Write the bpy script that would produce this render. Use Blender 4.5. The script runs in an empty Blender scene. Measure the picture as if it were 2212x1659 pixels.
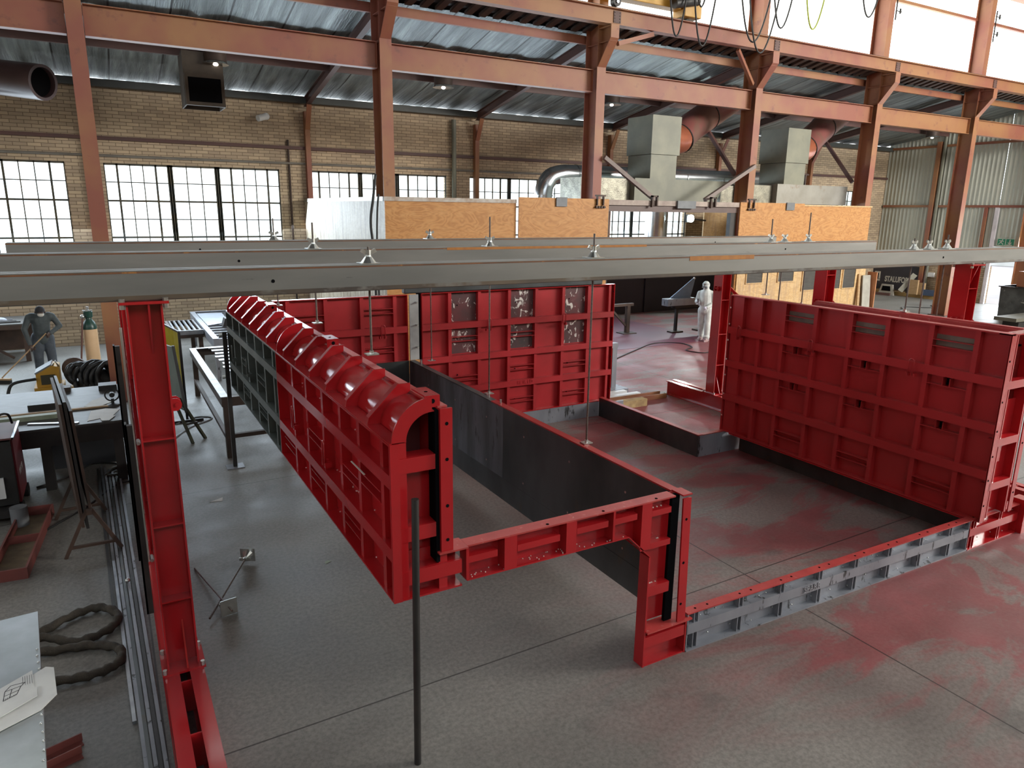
import bpy, bmesh, math, random
from mathutils import Vector, Matrix
random.seed(7)
S = bpy.context.scene
COL = S.collection
PI = math.pi

# ---------------------------------------------------------------- camera, sky, lights, exposure
def cam_matrix(pitch, roll, yaw):
    f = Vector((math.sin(yaw)*math.cos(pitch), math.cos(yaw)*math.cos(pitch), -math.sin(pitch)))
    r = Vector((math.cos(yaw), -math.sin(yaw), 0)); u = r.cross(f)
    a = math.cos(roll)*r + math.sin(roll)*u; b = -math.sin(roll)*r + math.cos(roll)*u
    return Matrix(((a.x, b.x, -f.x), (a.y, b.y, -f.y), (a.z, b.z, -f.z)))
cd = bpy.data.cameras.new('camera'); cam = bpy.data.objects.new('camera', cd); COL.objects.link(cam)
cam.matrix_world = Matrix.Translation((0, 0, 3.7)) @ cam_matrix(.23933, .012966, .51758).to_4x4()
cd.sensor_fit = 'HORIZONTAL'; cd.sensor_width = 36; cd.lens = 36*1539.34/2212; cd.clip_end = 400; cd.clip_start = .05
S.camera = cam
W = bpy.data.worlds.new('sky'); S.world = W; W.use_nodes = True
bg = W.node_tree.nodes['Background']; bg.inputs[0].default_value = (.86, .94, 1, 1); bg.inputs[1].default_value = 2.6
S.view_settings.view_transform = 'Standard'; S.view_settings.look = 'None'; S.view_settings.gamma = 1
S.view_settings.use_curve_mapping = False; S.view_settings.exposure = .45
def area(name, loc, rot, sx, sy, power, color=(1, 1, 1)):
    l = bpy.data.lights.new(name, 'AREA'); l.shape = 'RECTANGLE'; l.size = sx; l.size_y = sy; l.energy = power; l.color = color
    o = bpy.data.objects.new(name, l); COL.objects.link(o); o.location = loc; o.rotation_euler = rot; return o
# daylight: skylight strips of the main bay roof, clerestory over the aisle, back windows, end door
area('opposite_clerestory_glow', (24.5, -6.2, 9.2), (math.radians(70), 0, math.radians(28)), 16, 3.4, 7200, (1, .96, .90))
area('window_glow', (6, 22.0, 3.4), (math.radians(-58), 0, 0), 26, 2.6, 1500, (.72, .86, 1))
area('left_fill_glow', (-8.85, 7, 4.2), (0, math.radians(-80), 0), 3, 10, 260, (.86, .93, 1))  # added fill from the left; that wall has no window
area('door_glow', (33.1, 14.6, 1.9), (0, math.radians(80), 0), 3.4, 4.2, 500, (.85, .93, 1))
S.cycles.max_bounces = 7; S.cycles.diffuse_bounces = 4; S.cycles.glossy_bounces = 3; S.cycles.transparent_max_bounces = 8
S.cycles.caustics_reflective = False; S.cycles.caustics_refractive = False; S.cycles.sample_clamp_indirect = 6

# ---------------------------------------------------------------- materials
def nt(name):
    m = bpy.data.materials.new(name); m.use_nodes = True
    return m, m.node_tree.nodes, m.node_tree.links, m.node_tree.nodes['Principled BSDF']
def c4(c): return (c[0], c[1], c[2], 1)
def posn(N, L, stretch=(1, 1, 1)):
    g = N.new('ShaderNodeNewGeometry'); mp = N.new('ShaderNodeMapping'); mp.inputs['Scale'].default_value = stretch
    L.new(g.outputs['Position'], mp.inputs['Vector']); return mp.outputs[0]
def noise(N, L, vec, scale, detail=4, rough=.55, dist=0):
    n = N.new('ShaderNodeTexNoise'); n.inputs['Scale'].default_value = scale; n.inputs['Detail'].default_value = detail
    n.inputs['Roughness'].default_value = rough; n.inputs['Distortion'].default_value = dist
    L.new(vec, n.inputs['Vector']); return n.outputs['Fac']
def ramp(N, L, fac, stops):
    r = N.new('ShaderNodeValToRGB'); e = r.color_ramp.elements
    while len(e) < len(stops): e.new(.5)
    for k, (p, c) in enumerate(stops): e[k].position = p; e[k].color = c4(c) if len(c) == 3 else c
    L.new(fac, r.inputs[0]); return r.outputs[0]
def mix(N, L, fac, a, b, mode='MIX'):
    x = N.new('ShaderNodeMix'); x.data_type = 'RGBA'; x.blend_type = mode
    if isinstance(fac, (int, float)): x.inputs[0].default_value = fac
    else: L.new(fac, x.inputs[0])
    for s, v in ((6, a), (7, b)):
        if isinstance(v, tuple): x.inputs[s].default_value = c4(v)
        else: L.new(v, x.inputs[s])
    return x.outputs[2]
def mth(N, L, op, a, b=None):
    x = N.new('ShaderNodeMath'); x.operation = op
    for k, v in ((0, a), (1, b)):
        if v is None: continue
        if isinstance(v, (int, float)): x.inputs[k].default_value = v
        else: L.new(v, x.inputs[k])
    return x.outputs[0]
def bump(N, L, P, h, strength=.3, dist=.01):
    b = N.new('ShaderNodeBump'); b.inputs['Strength'].default_value = strength; b.inputs['Distance'].default_value = dist
    L.new(h, b.inputs['Height']); L.new(b.outputs[0], P.inputs['Normal'])
def M(name, c1, c2=None, scale=2.5, rough=.5, metal=0, lo=.35, hi=.65, bmp=0, stretch=(1, 1, 1), c3=None, s3=9, lo3=.6, hi3=.7, detail=4, coat=0):
    """plain noise-mixed procedural material; c3 is a third colour in sharper spots"""
    m, N, L, P = nt(name); v = posn(N, L, stretch)
    f = noise(N, L, v, scale, detail)
    col = ramp(N, L, f, [(lo, c1), (hi, c2 or tuple(x*.8 for x in c1))])
    if c3:
        k = ramp(N, L, noise(N, L, v, s3, 5, .65), [(lo3, (0, 0, 0)), (hi3, (1, 1, 1))]); col = mix(N, L, k, col, c3)
    L.new(col, P.inputs['Base Color']); P.inputs['Roughness'].default_value = rough; P.inputs['Metallic'].default_value = metal
    if coat: P.inputs['Coat Weight'].default_value = coat; P.inputs['Coat Roughness'].default_value = .08
    if bmp: bump(N, L, P, noise(N, L, v, scale*6, 5), bmp)
    return m
def EM(name, c, s):
    m, N, L, P = nt(name); P.inputs['Base Color'].default_value = c4(c); P.inputs['Emission Color'].default_value = c4(c)
    P.inputs['Emission Strength'].default_value = s; return m

RED = M('red_gloss_paint', (.42, .014, .018), (.35, .011, .014), 1.6, .19, coat=.2)
REDD = M('red_scuffed_paint', (.44, .026, .032), (.35, .022, .026), 2.2, .38, c3=(.46, .12, .12), s3=14, lo3=.68, hi3=.8)
REDTOP = M('red_dusty_paint', (.46, .055, .05), (.36, .035, .035), 4, .45, c3=(.55, .3, .27), s3=22, lo3=.62, hi3=.75)
PRIMER = M('primer_red_oxide', (.255, .082, .052), (.31, .145, .06), .55, .55, lo=.4, hi=.62, c3=(.17, .06, .045), s3=3, lo3=.6, hi3=.75)  # orange second tone paints warm light into the primer
PRIMD = M('primer_dark', (.12, .055, .045), (.085, .045, .04), 1.2, .6)
STEEL = M('mill_scale_dark', (.050, .055, .055), (.105, .115, .118), 1.3, .38, .55, c3=(.10, .082, .06), s3=4, lo3=.6, hi3=.75, stretch=(1, 1, .55))
STEELB = M('mill_scale_blue', (.30, .315, .35), (.20, .21, .24), 2.2, .42, .25, c3=(.03, .03, .03), s3=9, lo3=.6, hi3=.66, stretch=(1, 1, .3))
STEELG = M('mill_scale_green', (.13, .15, .135), (.085, .10, .09), 3, .42, .35)
BEAM = M('grey_channel_steel', (.23, .225, .205), (.165, .165, .152), 1.1, .45, .35, stretch=(.5, 2, 3), c3=(.06, .055, .05), s3=6, lo3=.68, hi3=.74)
RUST = M('rusty_channel_edge', (.20, .075, .025), (.11, .05, .025), 5, .7, c3=(.34, .14, .03), s3=9)
BLACKST = M('black_steel', (.022, .021, .021), (.035, .032, .03), 4, .5, .2)
BROWNST = M('brown_weathered_steel', (.075, .045, .032), (.045, .03, .024), 4, .6, .2)
BRIGHT = M('bare_bright_steel', (.42, .44, .47), (.30, .32, .35), 6, .3, .85)
ZINC = M('zinc_plated', (.62, .64, .62), (.5, .52, .5), 12, .28, .9)
GALV = M('galvanised_sheet', (.22, .22, .165), (.16, .162, .128), 1.4, .55, .15, c3=(.16, .14, .11), s3=3, lo3=.62, hi3=.78)
GALVD = M('crinkled_galvanised_sheet', (.28, .27, .21), (.16, .15, .12), 5, .38, .6, bmp=.8)
DUCT = M('shiny_duct', (.5, .52, .54), (.42, .44, .46), 3, .22, .95)
CARD = M('dull_duct_board', (.085, .065, .045), (.06, .045, .033), 3, .7)
DARKHOLE = M('dark_interior', (.008, .008, .009), None, 2, .9); DARKHOLE.node_tree.nodes['Principled BSDF'].inputs['Specular IOR Level'].default_value = 0
FLUE = M('primer_flue', (.20, .10, .075), (.25, .085, .075), .9, .38, .1, lo=.45, hi=.55)
FLUEO = M('heat_tinted_flue', (.42, .13, .06), (.33, .10, .06), 3, .35, .3)
YELLOW = M('yellow_paint', (.55, .30, .03), (.46, .24, .03), 2, .45)
YELCUR = M('yellow_weld_curtain', (.50, .42, .02), (.42, .34, .015), 5, .4)
TIMBER = M('pale_timber', (.45, .30, .16), (.36, .23, .11), 6, .65, stretch=(1, 1, 6))
PAPER = M('white_paper', (.72, .73, .70), (.64, .65, .63), 6, .7)
INK = M('black_ink', (.02, .02, .022), None, 5, .6)
RUBBER = M('black_rubber', (.012, .012, .012), (.02, .02, .02), 8, .55)
HOSE = M('dusty_hose_sleeve', (.055, .045, .032), (.03, .025, .018), 14, .8, bmp=.6)
WHITEP = M('white_paint', (.78, .80, .80), (.7, .72, .72), 3, .4)
GREEND = M('dark_green_paint', (.012, .06, .045), (.01, .045, .035), 5, .35)
CREAM = M('cream_paint', (.72, .50, .30), (.66, .45, .26), 5, .5)
SKIN = M('skin', (.075, .042, .03), (.06, .034, .025), 12, .5)
DENIM = M('dark_blue_workwear', (.05, .062, .08), (.07, .085, .105), 7, .85, bmp=.5)
JACKET = M('grey_green_workwear', (.075, .09, .095), (.055, .068, .073), 7, .85, bmp=.5)
BEANIE = M('charcoal_cloth', (.03, .029, .033), (.022, .022, .025), 20, .9)
SUIT = M('white_coverall', (.70, .73, .70), (.56, .6, .58), 6, .7, bmp=.5, c3=(.45, .10, .09), s3=4.2, lo3=.70, hi3=.76)
MASKW = M('pale_mask', (.62, .6, .55), None, 8, .6)
PURPLE = M('dark_painted_sheet', (.022, .018, .030), (.016, .014, .022), 1.2, .45)
CHEM = M('pale_green_trim', (.30, .34, .24), (.22, .26, .18), 8, .6)
GREYP = M('grey_plastic', (.16, .17, .18), (.12, .13, .14), 5, .5)
ORANGE = M('orange_plywood_offcut', (.50, .22, .10), (.42, .18, .08), 4, .6)
BLUEP = M('blue_plastic', (.06, .09, .16), (.045, .07, .13), 6, .5)

def floor_material():
    m, N, L, P = nt('painted_stained_concrete'); v = posn(N, L)
    sep = N.new('ShaderNodeSeparateXYZ'); L.new(v, sep.inputs[0]); X, Y = sep.outputs[0], sep.outputs[1]
    base = ramp(N, L, noise(N, L, v, .55, 6, .6), [(.3, (.125, .12, .11)), (.5, (.175, .168, .152)), (.72, (.24, .23, .21))])
    speck = ramp(N, L, noise(N, L, v, 28, 6, .7), [(.36, (.72, .72, .72)), (.6, (1.12, 1.12, 1.12))]); base = mix(N, L, 1, base, speck, 'MULTIPLY')
    # overspray: strongest round the right-hand panel, the kerb box and out past the booth door
    def blob(cx, cy, rx, ry):
        a = mth(N, L, 'DIVIDE', mth(N, L, 'SUBTRACT', X, cx), rx); b = mth(N, L, 'DIVIDE', mth(N, L, 'SUBTRACT', Y, cy), ry)
        d = mth(N, L, 'ADD', mth(N, L, 'MULTIPLY', a, a), mth(N, L, 'MULTIPLY', b, b))
        return mth(N, L, 'POWER', 2.718, mth(N, L, 'MULTIPLY', d, -1))
    s = blob(7.6, 5.6, 2.1, 2.6)
    for q in ((11.0, 11.6, 2.2, 3.0), (9.2, 3.4, 1.2, .75), (9.6, 8.4, 1.7, 3.0), (13.5, 13, 4.5, 4.5), (17, 17.5, 5, 5), (6.6, 9.2, 1.2, 1.8), (6.6, 3.4, 2.4, 1.4), (9.0, 10.6, 1.6, 1.2)):
        s = mth(N, L, 'ADD', s, blob(*q))
    wisp = noise(N, L, posn(N, L, (.55, 1.4, 1)), 1.0, 8, .66, .8)
    k = mth(N, L, 'MULTIPLY', s, ramp(N, L, wisp, [(.45, (0, 0, 0)), (.60, (1, 1, 1))]))
    k = mth(N, L, 'MINIMUM', mth(N, L, 'ADD', k, mth(N, L, 'MULTIPLY', s, .15)), .70)
    s2 = mth(N, L, 'ADD', blob(14, 14.5, 3.5, 3.2), blob(8.6, 9.0, .9, 1.6)); k = mth(N, L, 'MINIMUM', mth(N, L, 'ADD', k, mth(N, L, 'MULTIPLY', s2, .38)), .8)
    redc = ramp(N, L, noise(N, L, v, 1.8, 4), [(.3, (.20, .032, .038)), (.7, (.30, .040, .052))])
    col = mix(N, L, k, base, redc)
    # rubbed pale smears over the paint
    sm = ramp(N, L, noise(N, L, posn(N, L, (1.2, .7, 1)), 2.3, 7, .7, 1.2), [(.60, (0, 0, 0)), (.72, (.55, .55, .55))])
    col = mix(N, L, mth(N, L, 'MULTIPLY', sm, mth(N, L, 'MINIMUM', s, 1)), col, (.20, .17, .145))
    # scratches and scuffs
    for st, rz in (((9, .5, 1), .5), ((.6, 8, 1), -.35)):
        g2 = N.new('ShaderNodeNewGeometry'); m2 = N.new('ShaderNodeMapping'); m2.inputs['Rotation'].default_value = (0, 0, rz); m2.inputs['Scale'].default_value = st; L.new(g2.outputs['Position'], m2.inputs['Vector'])
        sc_ = ramp(N, L, noise(N, L, m2.outputs[0], 2.6, 3, .6), [(.70, (0, 0, 0)), (.76, (.45, .45, .45))]); col = mix(N, L, sc_, col, (.06, .055, .05))
    # oil stains
    oil = ramp(N, L, noise(N, L, v, 1.5, 3), [(.62, (0, 0, 0)), (.8, (.6, .6, .6))]); col = mix(N, L, oil, col, (.055, .052, .052))
    # saw-cut slab joints
    yy = mth(N, L, 'SUBTRACT', Y, mth(N, L, 'MULTIPLY', X, .0195))
    j = None
    for src, vals in ((yy, (4.605, 9.75, 14.9)), (X, (-5.2, .02, 5.535, 11.0, 16.5, 22))):
        for c in vals:
            t = mth(N, L, 'LESS_THAN', mth(N, L, 'ABSOLUTE', mth(N, L, 'SUBTRACT', src, c)), .0075)
            j = t if j is None else mth(N, L, 'MAXIMUM', j, t)
    col = mix(N, L, mth(N, L, 'MULTIPLY', j, .85), col, (.018, .014, .012))
    L.new(col, P.inputs['Base Color'])
    rr = ramp(N, L, noise(N, L, v, 1.1, 6, .65), [(.3, (.40, .40, .40)), (.7, (.66, .66, .66))]); L.new(rr, P.inputs['Roughness'])
    bump(N, L, P, noise(N, L, v, 45, 6, .7), .16, .003)
    return m
FLOOR = floor_material()

def brick_material(name, plane):
    m, N, L, P = nt(name)
    g = N.new('ShaderNodeNewGeometry'); sp = N.new('ShaderNodeSeparateXYZ'); cb = N.new('ShaderNodeCombineXYZ')
    L.new(g.outputs['Position'], sp.inputs[0]); L.new(sp.outputs[0 if plane == 'xz' else 1], cb.inputs[0]); L.new(sp.outputs[2], cb.inputs[1])
    b = N.new('ShaderNodeTexBrick'); L.new(cb.outputs[0], b.inputs['Vector']); b.inputs['Scale'].default_value = 1
    b.inputs['Brick Width'].default_value = .30; b.inputs['Row Height'].default_value = .088; b.inputs['Mortar Size'].default_value = .007
    b.inputs['Mortar Smooth'].default_value = .1; b.inputs['Bias'].default_value = .0
    b.inputs['Color1'].default_value = (.58, .45, .30, 1); b.inputs['Color2'].default_value = (.41, .315, .22, 1); b.inputs['Mortar'].default_value = (.18, .13, .085, 1)
    st = ramp(N, L, noise(N, L, posn(N, L), .5, 4), [(.3, (.8, .8, .8)), (.7, (1.1, 1.1, 1.1))])
    L.new(mix(N, L, 1, b.outputs['Color'], st, 'MULTIPLY'), P.inputs['Base Color']); P.inputs['Roughness'].default_value = .85
    bump(N, L, P, b.outputs['Fac'], -.4, .008); return m
BRICK = brick_material('tan_brick', 'xz'); BRICKX = brick_material('tan_brick_end_wall', 'yz')

def plywood(name, c1, c2, c3, streak=None, rot=(0, 0, 0)):
    m, N, L, P = nt(name); v = posn(N, L, (1, 1, 2.6))
    n1 = noise(N, L, v, .9, 3, .5, .6)
    w = mth(N, L, 'SINE', mth(N, L, 'MULTIPLY', n1, 95))
    col = mix(N, L, mth(N, L, 'MULTIPLY', mth(N, L, 'ADD', w, 1), .5), c1, c2)
    col = mix(N, L, ramp(N, L, noise(N, L, v, 5, 5), [(.45, (0, 0, 0)), (.75, (.8, .8, .8))]), col, c3)
    if streak:
        s = ramp(N, L, noise(N, L, posn(N, L, (5, 5, .5)), 2.2, 6, .7), [(.46, (0, 0, 0)), (.66, (1, 1, 1))]); col = mix(N, L, s, col, streak)
    L.new(col, P.inputs['Base Color']); P.inputs['Roughness'].default_value = .55; return m
PLY = plywood('orange_plywood', (.50, .235, .065), (.39, .165, .04), (.54, .28, .09))
PLYW = plywood('weathered_plywood', (.50, .44, .33), (.44, .37, .26), (.56, .50, .40), (.22, .15, .09))
PLYL = plywood('pale_plywood', (.62, .42, .20), (.52, .33, .14), (.66, .5, .28), (.42, .28, .16))

def foil_material():
    m, N, L, P = nt('foil_insulation'); v = posn(N, L, (3.2, .28, .28))
    n1 = noise(N, L, v, 1.5, 6, .6, .25)
    L.new(ramp(N, L, n1, [(.33, (.10, .115, .12)), (.52, (.20, .23, .235)), (.72, (.36, .41, .41))]), P.inputs['Base Color'])
    P.inputs['Metallic'].default_value = .4; P.inputs['Roughness'].default_value = .42
    sp = N.new('ShaderNodeSeparateXYZ'); L.new(posn(N, L), sp.inputs[0])
    sm = mth(N, L, 'LESS_THAN', mth(N, L, 'FRACT', mth(N, L, 'DIVIDE', mth(N, L, 'ADD', sp.outputs[0], 50), 1.15)), .035)
    L.new(mix(N, L, sm, P.inputs['Base Color'].links[0].from_socket, (.015, .016, .017)), P.inputs['Base Color'])
    bump(N, L, P, n1, .7, .12); return m
FOIL = foil_material()
CORR = M('corrugated_cladding', (.56, .58, .50), (.47, .49, .43), .7, .5, .25)
def glass_material():
    m, N, L, P = nt('window_glass'); o = [n for n in N if n.type == 'OUTPUT_MATERIAL'][0]
    t = N.new('ShaderNodeBsdfTransparent'); t.inputs[0].default_value = (.97, .98, .97, 1)
    gl = N.new('ShaderNodeBsdfGlossy'); gl.inputs['Roughness'].default_value = .05; x = N.new('ShaderNodeMixShader'); x.inputs[0].default_value = .06
    L.new(t.outputs[0], x.inputs[1]); L.new(gl.outputs[0], x.inputs[2]); L.new(x.outputs[0], o.inputs[0]); return m
GLASS = glass_material()
SKYL = EM('skylight_sheeting', (1, 1, .97), 1.3)
SHEET = EM('translucent_daylit_sheeting', (.95, 1, .98), 2.6)
LAMPON = EM('lamp_glow', (.85, 1, .97), 40)
def patch_material():
    m, N, L, P = nt('ground_bare_patch'); v = posn(N, L)
    col = ramp(N, L, noise(N, L, v, 3, 4), [(.3, (.06, .05, .05)), (.7, (.16, .05, .055))])
    k = ramp(N, L, noise(N, L, posn(N, L, (1.5, 1, 1)), 5.5, 5, .6, 1.5), [(.58, (0, 0, 0)), (.63, (1, 1, 1))])
    L.new(mix(N, L, k, col, (.75, .73, .68)), P.inputs['Base Color']); P.inputs['Roughness'].default_value = .45; P.inputs['Metallic'].default_value = .2; return m
PATCH = patch_material()

# ---------------------------------------------------------------- builders
ROOTM = {}
def frame(p, q, up=(0, 0, 1)):
    p, q = Vector(p), Vector(q); t = (q-p).normalized(); u = Vector(up)
    if abs(t.dot(u)) > .98: u = Vector((0, 1, 0)) if abs(t.y) < .9 else Vector((1, 0, 0))
    s = t.cross(u).normalized(); n = s.cross(t).normalized(); return p, q, t, s, n
class B:
    def __init__(s): s.bm = bmesh.new()
    def loft(s, rings, cap=True, closed=False):
        vs = [[s.bm.verts.new(p) for p in r] for r in rings]; n = len(vs[0])
        m = len(vs) if closed else len(vs)-1
        for i in range(m):
            a, b = vs[i], vs[(i+1) % len(vs)]
            for k in range(n): s.bm.faces.new((a[k], a[(k+1) % n], b[(k+1) % n], b[k]))
        if cap and not closed:
            s.bm.faces.new(vs[0][::-1]); s.bm.faces.new(vs[-1])
        return s
    def box(s, x0, x1, y0, y1, z0, z1):
        return s.loft([[(x0, y0, z), (x1, y0, z), (x1, y1, z), (x0, y1, z)] for z in (z0, z1)])
    def bar(s, p, q, w, h, up=(0, 0, 1)):
        p, q, t, a, n = frame(p, q, up)
        return s.loft([[c+a*i*w/2+n*j*h/2 for i, j in ((-1, -1), (1, -1), (1, 1), (-1, 1))] for c in (p, q)])
    def extr(s, poly, p, q, up=(0, 0, 1)):
        """poly of (side, up) offsets swept from p to q"""
        p, q, t, a, n = frame(p, q, up)
        return s.loft([[c+a*i+n*j for i, j in poly] for c in (p, q)])
    def ibeam(s, p, q, d, w, tf=.014, tw=.010, up=(0, 0, 1)):
        h, b, k = d/2, w/2, tw/2
        return s.extr([(-b, -h), (b, -h), (b, -h+tf), (k, -h+tf), (k, h-tf), (b, h-tf), (b, h), (-b, h), (-b, h-tf), (-k, h-tf), (-k, -h+tf), (-b, -h+tf)], p, q, up)
    def prism(s, poly, axis, a0, a1):
        f = {'x': lambda u, v, a: (a, u, v), 'y': lambda u, v, a: (u, a, v), 'z': lambda u, v, a: (u, v, a)}[axis]
        return s.loft([[f(u, v, a) for u, v in poly] for a in (a0, a1)])
    def cyl(s, p, q, r, r2=None, n=16):
        p, q, t, a, b = frame(p, q); r2 = r if r2 is None else r2
        return s.loft([[c+(a*math.cos(2*PI*k/n)+b*math.sin(2*PI*k/n))*rr for k in range(n)] for c, rr in ((p, r), (q, r2))])
    def tube(s, pts, r, n=8, closed=False):
        pts = [Vector(p) for p in pts]; rings = []; m = len(pts); ref = None
        for i, p in enumerate(pts):
            a = pts[(i-1) % m] if (closed or i) else p; b = pts[(i+1) % m] if (closed or i < m-1) else p
            t = (b-a).normalized()
            if ref is None: ref = Vector((0, 0, 1)) if abs(t.z) < .9 else Vector((0, 1, 0))
            sd = t.cross(ref)
            if sd.length < 1e-4: sd = t.orthogonal()
            sd.normalize(); up = sd.cross(t).normalized(); ref = up
            rr = r[i] if isinstance(r, (list, tuple)) else r
            rings.append([p+(sd*math.cos(2*PI*k/n)+up*math.sin(2*PI*k/n))*rr for k in range(n)])
        return s.loft(rings, True, closed)
    def lathe(s, prof, c, n=20):
        c = Vector(c); return s.loft([[c+Vector((r*math.cos(2*PI*k/n), r*math.sin(2*PI*k/n), z)) for k in range(n)] for r, z in prof])
    def ball(s, c, r, nu=12, nv=8, rot=None):
        c = Vector(c); r = (r, r, r) if isinstance(r, (int, float)) else r; R = rot or Matrix.Identity(3); rings = []
        for j in range(1, nv):
            th = PI*j/nv
            rings.append([c+R@Vector((r[0]*math.sin(th)*math.cos(2*PI*k/nu), r[1]*math.sin(th)*math.sin(2*PI*k/nu), r[2]*math.cos(th))) for k in range(nu)])
        return s.loft(rings)
    def xf(s, mat): s.bm.transform(mat); return s
    def done(s, name, mat, parent=None, local=False, smooth=False, bevel=0, label=None):
        bmesh.ops.recalc_face_normals(s.bm, faces=s.bm.faces[:])
        me = bpy.data.meshes.new(name); s.bm.to_mesh(me); s.bm.free()
        o = bpy.data.objects.new(name, me); COL.objects.link(o); me.materials.append(mat)
        if parent is not None:
            r = parent
            while r.parent: r = r.parent
            if not local and r.name in ROOTM: me.transform(ROOTM[r.name].inverted())
            o.parent = parent
        if smooth:
            for p in me.polygons: p.use_smooth = True
            if smooth != 'all': me.set_sharp_from_angle(angle=math.radians(35))
        if bevel:
            b = o.modifiers.new('bevel', 'BEVEL'); b.width = bevel; b.segments = 1; b.limit_method = 'ANGLE'
        if label: o['label'] = label
        return o
def tag(o, label, cat, group=None):
    o['label'] = label; o['category'] = cat
    if group: o['group'] = group
    return o
def thing(name, label, cat, loc=(0, 0, 0), rotz=0, group=None, rot=None):
    o = bpy.data.objects.new(name, None); COL.objects.link(o); o.location = loc
    o.rotation_euler = rot or (0, 0, rotz); o.empty_display_size = .2
    ROOTM[o.name] = Matrix.LocRotScale(Vector(loc), o.rotation_euler.copy(), None)
    return tag(o, label, cat, group)
def struct(b, name, mat, smooth=False, parent=None):
    o = b.done(name, mat, parent, smooth=smooth)
    if parent is None: o['kind'] = 'structure'
    return o
def dup(root, loc, rot=None, label=None):
    r = root.copy(); COL.objects.link(r); r.location = loc
    if rot is not None: r.rotation_euler = rot
    if label: r['label'] = label
    def kids(a, b):
        for ch in list(a.children):
            c = ch.copy(); COL.objects.link(c); c.parent = b; kids(ch, c)
    kids(root, r); ROOTM[r.name] = Matrix.LocRotScale(Vector(loc), r.rotation_euler.copy(), None)
    return r
def text_mesh(body, size, depth=.004, extra=0):
    cu = bpy.data.curves.new('lettering', 'FONT'); cu.body = body; cu.size = size; cu.extrude = depth; cu.offset = extra
    cu.align_x = 'CENTER'; cu.align_y = 'CENTER'; o = bpy.data.objects.new('lettering', cu); COL.objects.link(o)
    me = bpy.data.meshes.new_from_object(o.evaluated_get(bpy.context.evaluated_depsgraph_get())); bpy.data.objects.remove(o); return me
def lettering(body, size, matrix, mat, parent, depth=.004, extra=0, name='lettering'):
    me = text_mesh(body, size, depth, extra); me.materials.clear(); me.materials.append(mat)
    r = parent
    while r.parent: r = r.parent
    if r.name in ROOTM: matrix = ROOTM[r.name].inverted() @ matrix
    me.transform(matrix); o = bpy.data.objects.new(name, me); COL.objects.link(o); o.parent = parent; return o
FACE_NY = Matrix.Rotation(PI/2, 4, 'X')                                  # text that faces -Y
FACE_NX = Matrix.Rotation(-PI/2, 4, 'Z') @ Matrix.Rotation(PI/2, 4, 'X')   # text that faces -X
FACE_PX = Matrix.Rotation(PI/2, 4, 'Z') @ Matrix.Rotation(PI/2, 4, 'X')    # text that faces +X
def T(x, y, z): return Matrix.Translation((x, y, z))
def arc(p, q, sag, n=12):
    p, q = Vector(p), Vector(q); return [p.lerp(q, i/n)-Vector((0, 0, sag*4*(i/n)*(1-i/n))) for i in range(n+1)]
def spline(pts, n=6, closed=False):
    P = [Vector(p) for p in pts]; m = len(P); out = []
    for i in range(m if closed else m-1):
        a = P[(i-1) % m] if (closed or i > 0) else P[0]; b = P[i]; c = P[(i+1) % m]; d = P[(i+2) % m] if (closed or i < m-2) else P[-1]
        for k in range(n):
            t = k/n; out.append(.5*((2*b)+(c-a)*t+(2*a-5*b+4*c-d)*t*t+(3*b-a-3*c+d)*t**3))
    if not closed: out.append(P[-1])
    return out

# ================================================================ the setting
YW, XE = 22.2, 33.2                      # back wall, end wall
struct(B().box(-9, XE+.3, -7, YW+.3, -.12, 0), 'floor', FLOOR)
struct(B().box(XE+.3, 75, -40, 60, -.14, -.02), 'ground_outside', M('sunlit_yard', (.42, .38, .38), (.36, .33, .33), .4, .9))
# back wall with its window openings
WINS = [(-5.1, -.61), (.26, 4.74), (5.6, 10.08), (10.92, 15.31), (16.4, 20.62), (21.6, 25.6), (27.2, 31.6)]
SILL, HEAD = 1.9, 4.77
b = B(); x = -9
for a, c in WINS:
    b.box(x, a, YW, YW+.25, 0, 6.78); b.box(a, c, YW, YW+.25, 0, SILL); b.box(a, c, YW, YW+.25, HEAD, 6.78); x = c
b.box(x, XE+.3, YW, YW+.25, 0, 6.78); struct(b, 'wall_back', BRICK)
WFRAME = M('window_bar_steel', (.05, .055, .05), (.075, .06, .03), 3, .6)
for i, (a, c) in enumerate(WINS):
    y = YW+.06; f = B(); w = c-a
    segs = [(0, .343), (.362, .612), (.631, 1.0)]; thick = []
    f.box(a, c, y, y+.05, HEAD-.05, HEAD); f.box(a, c, y, y+.05, SILL, SILL+.05)
    xs = []
    for k, (s0, s1) in enumerate(segs):
        p, q = a+w*s0, a+w*s1; n = 5 if k != 1 else 3; st = (q-p)/n
        for j in range(n+1):
            tk = .055 if j in (0, n) else (.05 if (n == 5 and j in (1, 4)) else .024); xs.append((p+j*st, tk))
    for xx, tk in xs: f.box(max(a, xx-tk/2), min(c, xx+tk/2), y, y+.05, SILL, HEAD)
    for s0, s1 in ((.343, .362), (.612, .631)): f.box(a+w*s0, a+w*s1, y, y+.06, SILL, HEAD)
    for j in range(1, 6):
        z = HEAD-.48*j; h = .05 if j in (2, 4) else .026; f.box(a, c, y+.006, y+.044, z-h/2, z+h/2)
    fr = struct(f, 'window_%d' % (i+1), WFRAME)
    g = B().box(a, c, y+.02, y+.026, SILL, HEAD).done('pane', GLASS, fr)
# a side wall behind the left frame edge and the wall behind the camera
struct(B().box(-9.2, -9, -7, YW+.25, 0, 12), 'wall_left', BRICKX)
struct(B().box(-9, XE+.3, -7.2, -7, 0, 8), 'wall_front', BRICK)
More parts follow.
